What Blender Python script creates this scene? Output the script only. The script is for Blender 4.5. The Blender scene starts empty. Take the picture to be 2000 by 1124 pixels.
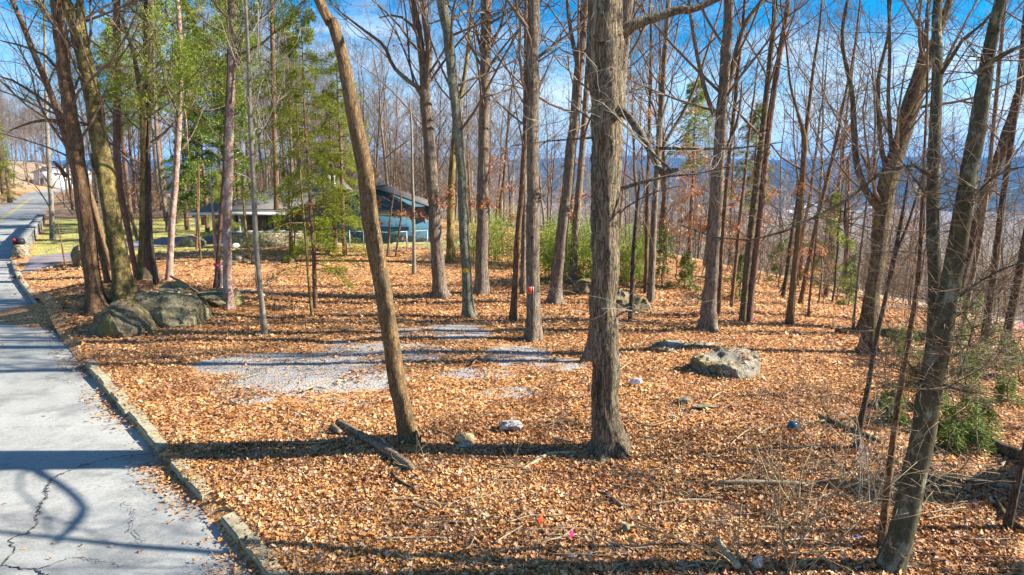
import bpy, bmesh, math, random
import numpy as np
from mathutils import Vector, noise as mnoise

# ------------------------------------------------------------------ camera, world, sun, exposure
CH = 5.0                       # drone height above the clearing
PITCH = math.radians(9.9)
F = 1333.3                     # focal length in photo pixels (2000 wide)
sc = bpy.context.scene
COL = sc.collection
cam_d = bpy.data.cameras.new("camera"); cam = bpy.data.objects.new("camera", cam_d); COL.objects.link(cam)
cam_d.sensor_width = 36; cam_d.lens = 24; cam_d.clip_start = 0.1; cam_d.clip_end = 60000
cam.location = (0, 0, CH); cam.rotation_euler = (math.pi/2 - PITCH, 0, 0)
sc.camera = cam
sc.view_settings.view_transform = 'Standard'; sc.view_settings.look = 'None'
sc.view_settings.exposure = 1.7; sc.view_settings.gamma = 1.0
sc.cycles.max_bounces = 5; sc.cycles.diffuse_bounces = 2; sc.cycles.glossy_bounces = 1
sc.cycles.transparent_max_bounces = 8; sc.cycles.volume_bounces = 0
sc.cycles.caustics_reflective = False; sc.cycles.caustics_refractive = False

SUN_EL, SUN_AZ = math.radians(31), math.radians(2)     # azimuth measured from +X towards +Y
sd = Vector((math.cos(SUN_EL)*math.cos(SUN_AZ), math.cos(SUN_EL)*math.sin(SUN_AZ), math.sin(SUN_EL)))
w = bpy.data.worlds.new("World"); sc.world = w; w.use_nodes = True
wt = w.node_tree; wt.nodes.clear()
def wn(t, **k):
    n = wt.nodes.new(t)
    for a, b in k.items(): setattr(n, a, b)
    return n
sky = wn('ShaderNodeTexSky', sky_type='NISHITA', sun_disc=False, sun_elevation=SUN_EL, sun_rotation=math.pi/2 - SUN_AZ)
sky.air_density = 1.0; sky.dust_density = 0.15; sky.ozone_density = 3.0; sky.altitude = 600
hsv = wn('ShaderNodeHueSaturation'); hsv.inputs['Saturation'].default_value = 1.85
bg = wn('ShaderNodeBackground'); bg.inputs[1].default_value = 0.056
out = wn('ShaderNodeOutputWorld')
L = wt.links.new
tc = wn('ShaderNodeTexCoord'); mp = wn('ShaderNodeMapping')
mp.inputs['Scale'].default_value = (1.6, 1.6, 6.5)
no = wn('ShaderNodeTexNoise'); no.inputs['Scale'].default_value = 2.2; no.inputs['Detail'].default_value = 9; no.inputs['Roughness'].default_value = 0.62
no.inputs['Distortion'].default_value = 0.6
cr = wn('ShaderNodeValToRGB'); cr.color_ramp.elements[0].position = 0.475; cr.color_ramp.elements[0].color = (0,0,0,1)
cr.color_ramp.elements[1].position = 0.78; cr.color_ramp.elements[1].color = (0.9,0.9,0.9,1)
mx = wn('ShaderNodeMix', data_type='RGBA'); mx.inputs[7].default_value = (5.9, 7.0, 7.9, 1)
L(tc.outputs['Generated'], mp.inputs[0]); L(mp.outputs[0], no.inputs['Vector']); 
sx = wn('ShaderNodeSeparateXYZ'); L(tc.outputs['Generated'], sx.inputs[0])
m1 = wn('ShaderNodeMath', operation='MULTIPLY_ADD'); m1.inputs[1].default_value = -1.7; m1.inputs[2].default_value = .33; m1.use_clamp = True; L(sx.outputs[2], m1.inputs[0])
m2 = wn('ShaderNodeMath', operation='ADD'); L(no.outputs[0], m2.inputs[0]); L(m1.outputs[0], m2.inputs[1]); L(m2.outputs[0], cr.inputs[0])
L(sky.outputs[0], hsv.inputs['Color']); L(hsv.outputs[0], mx.inputs[6]); L(cr.outputs[0], mx.inputs[0])
L(mx.outputs[2], bg.inputs[0]); L(bg.outputs[0], out.inputs[0])
sl = bpy.data.lights.new("sun", 'SUN'); sl.energy = 5.0; sl.angle = math.radians(0.55); sl.color = (1.0, 0.92, 0.80)
so = bpy.data.objects.new("sun", sl); COL.objects.link(so)
so.rotation_euler = sd.to_track_quat('Z', 'Y').to_euler(); so.location = (60, 0, 60)

rng = np.random.default_rng(7)
# ------------------------------------------------------------------ terrain
def sp(d, w): return w*np.logaddexp(0, np.asarray(d, float)/w)
EDGE_Y = [0, 8, 19, 25, 31, 45, 62, 80, 110, 150, 400, 2000, 9000]
EDGE_X = [34, 22, 15.5, 13.2, 9.5, 6, 1, -12, -40, -85, -330, -2000, -9000]
RY = [-14, -3, 2.6, 8.27, 17.2, 30.9, 37.9, 84, 122, 150, 168, 185, 260]
RX = [14.7, 6.0, 1.4, -3.51, -11.2, -22.7, -28.1, -57.0, -81.0, -99, -108, -108, -80]
RXs, RYs = np.array(RX), np.array(RY)
def road_edge(y): return np.interp(y, RY, RX)
def side(x, y):            # signed distance from the kerb line, + on the forest side
    y = np.asarray(y, float); sl_ = (road_edge(y+.5)-road_edge(y-.5))
    return (np.asarray(x, float)-road_edge(y))/np.sqrt(1+sl_**2)
def g(x, y, cx, cy, sx, sy, a): return a*np.exp(-((x-cx)/sx)**2-((y-cy)/sy)**2)
def gz(x, y):
    x = np.asarray(x, float); y = np.asarray(y, float)
    d = x-np.interp(y, EDGE_Y, EDGE_X)
    drop = 0.20*sp(d, 3.0)
    z = -150*(1-np.exp(-drop/150))
    s = side(x, y)
    far = np.clip(y/14-1.6, 0, 1)
    z = z+far*np.minimum(0.30*sp(-s-8.8, 1.0), 7)*np.exp(-np.maximum(-s-60, 0)/200)
    z = z+g(x, y, -14.2, 24.6, 3.6, 2.4, .95)+g(x, y, -17, 36, 5, 2.2, .55)+g(x, y, -10.5, 37.5, 5, 2.0, .6)+g(x, y, -3, 38, 7, 3, .35)
    z = z+g(x, y, 5.5, 14.5, 2.5, 3, .18)+g(x, y, 6.0, 30.5, 3.2, 2.4, .5)
    n = np.sin(x*.9+.3*np.sin(y*.7))*np.cos(y*.83+.4*np.sin(x*.61))
    n2 = np.sin(x*2.3+1.1)*np.cos(y*2.1+.5*np.sin(x*1.7))
    z = z+(0.05*n+.02*n2)*np.clip(s/2, 0, 1)
    return z
def ray(px, py):
    r = (px-1000)/F; u = -(py-562)/F; c, s = math.cos(PITCH), math.sin(PITCH)
    return np.array([r, c+u*s, -s+u*c])
def hit(px, py):
    d = ray(px, py); t = 5.0
    while t < 9000:
        p = d*t; z = CH+p[2]
        if z < gz(p[0], p[1]):
            lo, hi = t-max(.25, t*.01), t
            for _ in range(20):
                m = (lo+hi)/2; p = d*m
                if CH+p[2] < gz(p[0], p[1]): hi = m
                else: lo = m
            p = d*hi; return np.array([p[0], p[1], CH+p[2]])
        t += max(.25, t*.01)
    p = d*60; return np.array([p[0], p[1], float(gz(p[0], p[1]))])
def at(px, py, Y):
    d = ray(px, py); t = Y/d[1]; return np.array([d[0]*t, Y, CH+d[2]*t])
def pxscale(Y): return Y/F          # metres per photo pixel at depth Y (good enough near the horizon)
def project(x, y, z):
    c, s = math.cos(PITCH), math.sin(PITCH); zz = z-CH
    f = y*c-zz*s; u = y*s+zz*c
    f = np.maximum(f, .1)
    return 1000+F*x/f, 562-F*u/f

# ------------------------------------------------------------------ node helpers
def newmat(name):
    m = bpy.data.materials.new(name); m.use_nodes = True; t = m.node_tree; t.nodes.clear()
    o = t.nodes.new('ShaderNodeOutputMaterial'); b = t.nodes.new('ShaderNodeBsdfPrincipled')
    b.inputs['Specular IOR Level'].default_value = .25; b.inputs['Roughness'].default_value = .85
    t.links.new(b.outputs[0], o.inputs[0]); return m, t, b
def nd(t, ty, **k):
    n = t.nodes.new(ty)
    for a, b in k.items():
        if a.startswith('i_'):
            n.inputs[a[2:].replace('_', ' ')].default_value = b
        elif a.startswith('l_'): t.links.new(b, n.inputs[a[2:].replace('_', ' ')])
        else: setattr(n, a, b)
    return n
def ramp(t, src, stops, interp='LINEAR'):
    n = t.nodes.new('ShaderNodeValToRGB'); n.color_ramp.interpolation = interp
    e = n.color_ramp.elements
    while len(e) < len(stops): e.new(.5)
    for i, (p, c) in enumerate(stops):
        e[i].position = p; e[i].color = (*c, 1) if len(c) == 3 else c
    t.links.new(src, n.inputs[0]); return n.outputs[0]
def mix(t, a, b, f, mode='MIX'):
    n = t.nodes.new('ShaderNodeMix'); n.data_type = 'RGBA'; n.blend_type = mode
    for v, i in ((f, 0), (a, 6), (b, 7)):
        if hasattr(v, 'is_linked') or hasattr(v, 'links'): t.links.new(v, n.inputs[i])
        else: n.inputs[i].default_value = v if i == 0 else ((*v, 1) if len(v) == 3 else v)
    return n.outputs[2]
def mth(t, op, a, b=0.0, c=None):
    n = t.nodes.new('ShaderNodeMath'); n.operation = op
    for i, v in enumerate((a, b) if c is None else (a, b, c)):
        if hasattr(v, 'links'): t.links.new(v, n.inputs[i])
        else: n.inputs[i].default_value = v
    return n.outputs[0]
def bump(t, b, h, s=.5, d=.02):
    n = t.nodes.new('ShaderNodeBump'); n.inputs['Strength'].default_value = s; n.inputs['Distance'].default_value = d
    t.links.new(h, n.inputs['Height']); t.links.new(n.outputs[0], b.inputs['Normal'])
def objco(t, scale=(1, 1, 1), rand=True):
    c = t.nodes.new('ShaderNodeTexCoord'); m = t.nodes.new('ShaderNodeMapping'); m.inputs['Scale'].default_value = scale
    t.links.new(c.outputs['Object'], m.inputs[0])
    if rand:
        oi = t.nodes.new('ShaderNodeObjectInfo'); mu = mth(t, 'MULTIPLY', oi.outputs['Random'], 37.0)
        t.links.new(mu, m.inputs['Location'])
    return m.outputs[0]
def noise(t, v, scale, detail=4, rough=.55, dist=0.0):
    n = nd(t, 'ShaderNodeTexNoise', i_Scale=scale, i_Detail=detail, i_Roughness=rough, i_Distortion=dist, l_Vector=v)
    return n.outputs[0]
def plain(name, col, rough=.7, var=.12, scale=6, metal=0.0):
    m, t, b = newmat(name); v = objco(t)
    n = noise(t, v, scale, 6, .65)
    c = ramp(t, n, [(.25, tuple(x*(1-var*1.8) for x in col)), (.75, tuple(min(1, x*(1+var)) for x in col))])
    t.links.new(c, b.inputs['Base Color']); b.inputs['Roughness'].default_value = rough; b.inputs['Metallic'].default_value = metal
    return m

# ------------------------------------------------------------------ materials
def bark(name, dark, light, patch=None, patch_amt=.5, vs=.16, sc_=9.0, bd=.03, patch2=None, furrow=1.0):
    m, t, b = newmat(name)
    v = objco(t, (1, 1, vs)); v2 = objco(t, (1, 1, .6))
    warp = nd(t, 'ShaderNodeTexNoise', i_Scale=3.0, i_Detail=2.0, l_Vector=v2).outputs['Color']
    vv = nd(t, 'ShaderNodeVectorMath', operation='ADD'); t.links.new(v, vv.inputs[0])
    ws = nd(t, 'ShaderNodeVectorMath', operation='SCALE'); t.links.new(warp, ws.inputs[0]); ws.inputs['Scale'].default_value = .12
    t.links.new(ws.outputs[0], vv.inputs[1])
    fine = noise(t, vv.outputs[0], sc_*2.4, 7, .72)
    fa_ = mth(t, 'ABSOLUTE', mth(t, 'MULTIPLY_ADD', noise(t, vv.outputs[0], sc_*.9, 3, .6, .5), 2.0, -1.0))
    fb_ = mth(t, 'ABSOLUTE', mth(t, 'MULTIPLY_ADD', noise(t, vv.outputs[0], sc_*1.7, 3, .6, .8), 2.0, -1.0))
    ridge = ramp(t, mth(t, 'MINIMUM', fa_, mth(t, 'MULTIPLY', fb_, 1.3)), [(0, (0,)*3), (.07, (.6,)*3), (.22, (1,)*3)])
    h = mth(t, 'MULTIPLY_ADD', fine, .8, mth(t, 'MULTIPLY', ridge, .7*furrow))
    c = ramp(t, h, [(.32, dark), (.62, tuple((a+b_)/2 for a, b_ in zip(dark, light))), (.98, light)])
    big = noise(t, v2, 1.3, 3, .6)
    c = mix(t, c, (.55, .5, .45), mth(t, 'MULTIPLY', ramp(t, big, [(.4, (0,)*3), (.7, (1,)*3)]), .35), 'MULTIPLY')
    if patch is not None:
        pn = noise(t, v2, 5.0, 8, .72)
        pf = ramp(t, pn, [(.62-.25*patch_amt, (0,)*3), (.70-.2*patch_amt, (.85,)*3)])
        c = mix(t, c, patch, pf)
    if patch2 is not None:
        pn = noise(t, v2, 2.1, 7, .7)
        pf = ramp(t, pn, [(.55, (0,)*3), (.62, (.9,)*3)])
        c = mix(t, c, patch2, pf)
    t.links.new(c, b.inputs['Base Color']); b.inputs['Roughness'].default_value = .95; b.inputs['Specular IOR Level'].default_value = .08
    bump(t, b, h, .9, bd)
    return m
M = {}
M['oak'] = bark('bark_oak', (.026, .018, .011), (.30, .24, .16), (.25, .28, .22), .25, vs=.13, sc_=11, bd=.05)
M['greyoak'] = bark('bark_grey_oak', (.034, .023, .015), (.32, .255, .19), (.26, .24, .19), .2, vs=.14, sc_=12, bd=.03)
M['lichen'] = bark('bark_lichen', (.045, .04, .025), (.22, .215, .15), (.31, .33, .23), .5, vs=.4, sc_=13, bd=.02)
M['mossy'] = bark('bark_mossy', (.045, .032, .015), (.28, .21, .10), (.42, .34, .10), .6, vs=.3, sc_=12, bd=.035, patch2=(.12, .095, .03))
M['brown'] = bark('bark_brown', (.03, .018, .010), (.28, .165, .09), (.30, .24, .16), .25, vs=.18, sc_=13, bd=.025)
M['smooth'] = bark('bark_smooth_brown', (.045, .027, .011), (.29, .19, .095), (.16, .12, .07), .45, vs=.22, sc_=15, bd=.022, furrow=1.0)
M['pine'] = bark('bark_pine', (.13, .07, .05), (.46, .30, .23), (.55, .47, .42), .6, vs=.5, sc_=11, bd=.025)
M['redpine'] = bark('bark_dark_pine', (.07, .038, .028), (.28, .16, .115), (.33, .25, .21), .3, vs=.45, sc_=12, bd=.02)
M['pale'] = bark('bark_pale', (.13, .11, .085), (.44, .40, .32), (.24, .25, .18), .35, vs=.5, sc_=8, bd=.008, furrow=.3)
M['beech'] = bark('bark_greenish_smooth', (.05, .048, .028), (.17, .16, .10), (.27, .275, .20), .35, vs=.5, sc_=7, bd=.006, furrow=.2)
M['dark'] = bark('bark_dark', (.03, .022, .016), (.15, .115, .085), (.20, .17, .06), .2, vs=.18, sc_=12, bd=.03)
M['darkmoss'] = bark('bark_dark_mossy', (.03, .022, .014), (.20, .155, .10), (.26, .24, .05), .3, vs=.22, sc_=12, bd=.03)
M['twig'] = plain('twig_grey', (.205, .145, .095), .9, .3, 3)
M['twigdark'] = plain('twig_dark', (.095, .065, .042), .9, .3, 3)
M['twigpale'] = plain('twig_pale', (.36, .32, .25), .9, .25, 3)
M['twigtan'] = plain('twig_tan', (.34, .26, .15), .9, .3, 3)
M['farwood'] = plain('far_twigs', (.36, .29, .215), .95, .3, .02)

def leafmat(name, stops, trans=.25, rough=.6):
    m, t, b = newmat(name)
    ge = nd(t, 'ShaderNodeNewGeometry')
    c = ramp(t, ge.outputs['Random Per Island'], stops)
    if name == 'fallen_leaves':      # drifts of older, purplish and paler leaves
        bigp = noise(t, ge.outputs['Position'], .55, 5, .65)
        c = mix(t, c, (.50, .40, .42), mth(t, 'MULTIPLY', ramp(t, bigp, [(.46, (0,)*3), (.62, (1,)*3)]), .68), 'MULTIPLY')
    t.links.new(c, b.inputs['Base Color']); b.inputs['Roughness'].default_value = rough
    if trans > 0:
        tr = nd(t, 'ShaderNodeBsdfTranslucent'); t.links.new(c, tr.inputs[0])
        ms = nd(t, 'ShaderNodeMixShader'); ms.inputs[0].default_value = trans
        t.links.new(b.outputs[0], ms.inputs[1]); t.links.new(tr.outputs[0], ms.inputs[2])
        t.links.new(ms.outputs[0], [n for n in t.nodes if n.type == 'OUTPUT_MATERIAL'][0].inputs[0])
    return m
LEAFST = [(0, (.15, .055, .018)), (.14, (.36, .15, .045)), (.32, (.54, .25, .08)), (.5, (.66, .36, .135)), (.66, (.74, .48, .245)),
          (.79, (.60, .25, .04)), (.90, (.80, .61, .42)), (1, (.36, .22, .17))]
M['litter'] = leafmat('fallen_leaves', LEAFST, .12, .55)
M['orange'] = leafmat('dry_orange_leaves', [(0, (.34, .11, .035)), (.4, (.54, .21, .07)), (.8, (.60, .32, .15)), (1, (.32, .10, .05))], .3)
M['tanleaf'] = leafmat('dry_tan_leaves', [(0, (.50, .26, .12)), (.5, (.62, .38, .22)), (1, (.40, .20, .10))], .3)
M['hemlock'] = leafmat('hemlock_needles', [(0, (.10, .15, .008)), (.5, (.25, .31, .015)), (1, (.42, .44, .04))], .35)
M['pineneedle'] = leafmat('pine_needles', [(0, (.10, .16, .010)), (.5, (.21, .28, .02)), (1, (.36, .40, .05))], .3)
M['broad'] = leafmat('evergreen_leaves', [(0, (.03, .07, .006)), (.5, (.095, .155, .012)), (.85, (.21, .27, .025)), (1, (.48, .50, .12))], .25, .4)
M['bamboo'] = leafmat('bright_green_leaves', [(0, (.12, .20, .012)), (.5, (.24, .34, .035)), (1, (.40, .46, .09))], .35)
M['seedling'] = leafmat('seedling_needles', [(0, (.07, .12, .015)), (.5, (.15, .21, .035)), (1, (.28, .33, .09))], .3)
M['drygrass'] = leafmat('dry_grass', [(0, (.34, .24, .12)), (.5, (.48, .36, .19)), (1, (.58, .46, .27))], .3)
M['greengrass'] = leafmat('green_grass', [(0, (.20, .24, .03)), (.5, (.32, .34, .06)), (1, (.46, .42, .14))], .3)

# ground: leaf litter, gravel, lawn and woodland floor from vertex masks
def ground_mat():
    m, t, b = newmat('ground_leaf_litter')
    geo = nd(t, 'ShaderNodeNewGeometry'); P = geo.outputs['Position']
    wv = nd(t, 'ShaderNodeTexNoise', i_Scale=9.0, i_Detail=3.0, l_Vector=P).outputs['Color']
    sc1 = nd(t, 'ShaderNodeVectorMath', operation='SCALE'); t.links.new(wv, sc1.inputs[0]); sc1.inputs['Scale'].default_value = .12
    ad = nd(t, 'ShaderNodeVectorMath', operation='ADD'); t.links.new(P, ad.inputs[0]); t.links.new(sc1.outputs[0], ad.inputs[1])
    v1 = nd(t, 'ShaderNodeTexVoronoi', i_Scale=19.0, i_Randomness=1.0); t.links.new(ad.outputs[0], v1.inputs['Vector'])
    sep = nd(t, 'ShaderNodeSeparateColor'); t.links.new(v1.outputs['Color'], sep.inputs[0])
    leaf = ramp(t, sep.outputs[0], LEAFST)
    fine = noise(t, P, 40, 4, .7)
    leaf = mix(t, leaf, (.45, .34, .26), mth(t, 'MULTIPLY', ramp(t, fine, [(.35, (1,)*3), (.6, (0,)*3)]), .8), 'MULTIPLY')
    big = noise(t, P, .35, 5, .6)
    leaf = mix(t, leaf, (.30, .17, .09), mth(t, 'MULTIPLY', ramp(t, big, [(.5, (0,)*3), (.75, (1,)*3)]), .5))
    # gravel
    ga = nd(t, 'ShaderNodeAttribute', attribute_name='gravel').outputs['Fac']
    gn = noise(t, P, 1.6, 10, .78, .3)
    gn2 = noise(t, P, 9.0, 4, .7)
    gsum = mth(t, 'ADD', ga, mth(t, 'MULTIPLY_ADD', gn, 2.0, -1.05)); gsum = mth(t, 'ADD', gsum, mth(t, 'MULTIPLY_ADD', gn2, .5, -.25))
    gf = ramp(t, gsum, [(.50, (0,)*3), (.66, (1,)*3)])
    gv = nd(t, 'ShaderNodeTexVoronoi', i_Scale=60.0); t.links.new(P, gv.inputs['Vector'])
    gs = nd(t, 'ShaderNodeSeparateColor'); t.links.new(gv.outputs['Color'], gs.inputs[0])
    gcol = ramp(t, gs.outputs[0], [(0, (.27, .27, .265)), (.5, (.335, .335, .33)), (1, (.40, .40, .39))])
    col = mix(t, leaf, gcol, mth(t, 'MULTIPLY', gf, .93))
    # lawn
    la = nd(t, 'ShaderNodeAttribute', attribute_name='lawn').outputs['Fac']
    ln = noise(t, P, .8, 6, .7); ln2 = noise(t, P, 12, 3, .7)
    lcol = ramp(t, mth(t, 'MULTIPLY_ADD', ln2, .35, mth(t, 'MULTIPLY', ln, .7)), [(.35, (.10, .18, .02)), (.5, (.36, .33, .10)), (.65, (.50, .42, .20))])
    lf = ramp(t, mth(t, 'ADD', la, mth(t, 'MULTIPLY_ADD', ln, .5, -.25)), [(.42, (0,)*3), (.58, (1,)*3)])
    col = mix(t, col, lcol, lf)
    # far woodland floor / valley
    fa = nd(t, 'ShaderNodeAttribute', attribute_name='far').outputs['Fac']
    f1 = noise(t, P, .09, 7, .75); f2 = noise(t, P, .004, 4, .6)
    fcol = ramp(t, f1, [(.3, (.12, .085, .06)), (.5, (.29, .225, .165)), (.7, (.44, .36, .27))])
    fcol = mix(t, fcol, (.09, .10, .05), ramp(t, f2, [(.5, (0,)*3), (.7, (.6,)*3)]))
    col = mix(t, col, fcol, fa)
    t.links.new(col, b.inputs['Base Color']); b.inputs['Roughness'].default_value = .9; b.inputs['Specular IOR Level'].default_value = .15
    h = mth(t, 'MULTIPLY_ADD', v1.outputs['Distance'], -.8, mth(t, 'MULTIPLY', fine, .6))
    bump(t, b, h, .8, .03)
    return m
M['ground'] = ground_mat()

def asphalt(name, c0, c1, crack=True):
    m, t, b = newmat(name); geo = nd(t, 'ShaderNodeNewGeometry'); P = geo.outputs['Position']
    n1 = noise(t, P, .5, 6, .6); n2 = noise(t, P, 90, 3, .8)
    c = ramp(t, n1, [(.3, c0), (.7, c1)])
    c = mix(t, c, (.45, .45, .46), mth(t, 'MULTIPLY', ramp(t, n2, [(.35, (1,)*3), (.6, (0,)*3)]), .75), 'MULTIPLY')
    n3 = noise(t, P, 22, 5, .8); c = mix(t, c, (.62, .60, .58), mth(t, 'MULTIPLY', ramp(t, n3, [(.36, (1,)*3), (.52, (0,)*3)]), .7), 'MULTIPLY')
    n4 = noise(t, P, 1.1, 7, .7, .5); c = mix(t, c, (.70, .70, .72), ramp(t, n4, [(.48, (0,)*3), (.62, (1,)*3)]), 'MULTIPLY')
    st = noise(t, P, 2.3, 5, .75)
    c = mix(t, c, (.60, .56, .50), ramp(t, st, [(.64, (0,)*3), (.8, (.7,)*3)]), 'MULTIPLY')
    vo = nd(t, 'ShaderNodeTexVoronoi', feature='DISTANCE_TO_EDGE', i_Scale=.42)
    wv = nd(t, 'ShaderNodeTexNoise', i_Scale=1.6, i_Detail=6.0, l_Vector=P).outputs['Color']
    s1 = nd(t, 'ShaderNodeVectorMath', operation='SCALE'); t.links.new(wv, s1.inputs[0]); s1.inputs['Scale'].default_value = .9
    a1 = nd(t, 'ShaderNodeVectorMath', operation='ADD'); t.links.new(P, a1.inputs[0]); t.links.new(s1.outputs[0], a1.inputs[1]); t.links.new(a1.outputs[0], vo.inputs['Vector'])
    cf = ramp(t, vo.outputs['Distance'], [(0, (1,)*3), (.004, (.7,)*3), (.008, (0,)*3)])
    cm = ramp(t, noise(t, P, .22, 3, .5), [(.56, (0,)*3), (.62, (1,)*3)])
    if crack: c = mix(t, c, (.05, .05, .05), mth(t, 'MULTIPLY', cf, mth(t, 'MULTIPLY', cm, .7)))
    t.links.new(c, b.inputs['Base Color']); b.inputs['Roughness'].default_value = .8
    bump(t, b, n2, .35, .006)
    return m
M['asphalt'] = asphalt('worn_asphalt', (.33, .34, .32), (.47, .475, .45))
M['driveway'] = asphalt('driveway_asphalt', (.25, .215, .225), (.34, .295, .305), False)
M['crack'] = plain('crack_filler', (.05, .05, .05), .9, .2)
M['kerb'] = plain('kerb_stone', (.40, .345, .225), .9, .35, 9)
M['yellow'] = plain('yellow_paint', (.62, .48, .08), .7, .15, 20)

def rockmat(name, base, light, moss, amt):
    m, t, b = newmat(name); v = objco(t)
    n1 = noise(t, v, 2.2, 9, .68, .4); n2 = noise(t, v, 14, 6, .7); n3 = noise(t, v, 1.4, 7, .7)
    c = ramp(t, mth(t, 'MULTIPLY_ADD', n2, .5, mth(t, 'MULTIPLY', n1, .5)), [(.36, tuple(x*.5 for x in base)), (.5, base), (.66, light)])
    c = mix(t, c, moss, ramp(t, n3, [(.64-.25*amt, (0,)*3), (.72-.2*amt, (.9,)*3)]))
    vo = nd(t, 'ShaderNodeTexVoronoi', feature='DISTANCE_TO_EDGE', i_Scale=1.3)
    wv = nd(t, 'ShaderNodeTexNoise', i_Scale=2.5, i_Detail=5.0, l_Vector=v).outputs['Color']
    a1 = nd(t, 'ShaderNodeVectorMath', operation='ADD'); t.links.new(v, a1.inputs[0]); t.links.new(wv, a1.inputs[1]); t.links.new(a1.outputs[0], vo.inputs['Vector'])
    ck = ramp(t, vo.outputs['Distance'], [(0, (0,)*3), (.025, (1,)*3)])
    c = mix(t, (.07, .06, .04), c, ck)
    t.links.new(c, b.inputs['Base Color']); b.inputs['Roughness'].default_value = .95; b.inputs['Specular IOR Level'].default_value = .1
    bump(t, b, mth(t, 'MULTIPLY_ADD', ck, .5, mth(t, 'MULTIPLY_ADD', n2, .6, n1)), .8, .05)
    return m
M['rock_moss'] = rockmat('mossy_rock', (.17, .14, .085), (.34, .29, .19), (.17, .155, .035), .45)
M['rock_yellow'] = rockmat('lichen_rock', (.22, .19, .11), (.38, .34, .22), (.25, .23, .07), .35)
M['rock_grey'] = rockmat('grey_rock', (.24, .215, .17), (.46, .42, .34), (.15, .155, .04), .62)
M['rock_pale'] = rockmat('pale_rock', (.48, .47, .44), (.70, .69, .66), (.34, .30, .22), .1)
M['rock_sand'] = rockmat('sandy_rock', (.52, .38, .19), (.68, .54, .32), (.40, .28, .12), .1)
def stonewall(name, c0, c1, scale=4.5):
    m, t, b = newmat(name); v = objco(t, (1, 1, 1.5), False)
    vo = nd(t, 'ShaderNodeTexVoronoi', i_Scale=scale); t.links.new(v, vo.inputs['Vector'])
    ve = nd(t, 'ShaderNodeTexVoronoi', feature='DISTANCE_TO_EDGE', i_Scale=scale); t.links.new(v, ve.inputs['Vector'])
    sp_ = nd(t, 'ShaderNodeSeparateColor'); t.links.new(vo.outputs['Color'], sp_.inputs[0])
    c = ramp(t, sp_.outputs[0], [(0, c0), (1, c1)])
    n = noise(t, v, 15, 5, .7); c = mix(t, c, (.5, .5, .45), mth(t, 'MULTIPLY', n, .6), 'MULTIPLY')
    e = ramp(t, ve.outputs['Distance'], [(.02, (0,)*3), (.08, (1,)*3)])
    c = mix(t, (.09, .08, .06), c, e)
    t.links.new(c, b.inputs['Base Color']); bump(t, b, mth(t, 'MULTIPLY_ADD', n, .3, e), .8, .05)
    return m
M['fieldstone'] = stonewall('field_stone', (.28, .22, .14), (.52, .44, .30))
M['bluestone'] = stonewall('grey_wall_stone', (.17, .17, .16), (.34, .33, .28), 3.0)
M['capstone'] = plain('cap_stone', (.21, .22, .225), .9, .3, 4)
M['brick'] = stonewall('brown_brick', (.22, .12, .08), (.36, .24, .18), 9)
M['white'] = plain('white_paint', (.76, .77, .76), .6, .06)
M['offwhite'] = plain('offwhite_metal', (.55, .57, .60), .6, .12)
M['shingle'] = plain('grey_shingles', (.15, .14, .13), .9, .3, 16)
M['soffit'] = plain('soffit_boards', (.16, .13, .10), .9, .2)
M['greyboard'] = plain('grey_wood', (.27, .25, .21), .9, .2, 9)
M['darkblue'] = plain('dark_blue_paint', (.02, .07, .14), .6, .2)
M['glass'] = plain('window_glass', (.05, .07, .08), .08, .1); M['glass'].node_tree.nodes['Principled BSDF'].inputs['Specular IOR Level'].default_value = .6
M['black'] = plain('black_metal', (.02, .02, .022), .5, .2)
M['red'] = plain('red_paint', (.70, .03, .02), .5, .1)
M['orangep'] = plain('orange_sign_paint', (.90, .10, .01), .5, .08)
M['yellowp'] = plain('yellow_plastic', (.78, .52, .01), .5, .1)
M['pink'] = plain('pink_plastic', (.90, .04, .30), .5, .05)
M['bluep'] = plain('dark_blue_plastic', (.02, .10, .18), .35, .2)
M['steel'] = plain('galvanised_steel', (.42, .46, .47), .5, .1, metal=.4)
M['deadwood'] = bark('dead_wood', (.06, .04, .025), (.29, .215, .15), (.22, .20, .15), .3, vs=1, sc_=6, bd=.01)
M['rotlog'] = bark('rotten_log', (.035, .024, .015), (.17, .12, .075), (.14, .16, .04), .5, vs=1, sc_=6, bd=.02)
M['palestick'] = plain('pale_stick', (.44, .35, .22), .9, .3, 6)
def siding():
    m, t, b = newmat('blue_board_siding'); v = objco(t, rand=False)
    se = nd(t, 'ShaderNodeSeparateXYZ'); t.links.new(v, se.inputs[0])
    n = noise(t, v, 3, 5, .7)
    c = ramp(t, n, [(.3, (.03, .10, .165)), (.7, (.055, .165, .25))])
    t.links.new(c, b.inputs['Base Color']); b.inputs['Roughness'].default_value = .7
    return m
M['siding'] = siding()

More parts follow.
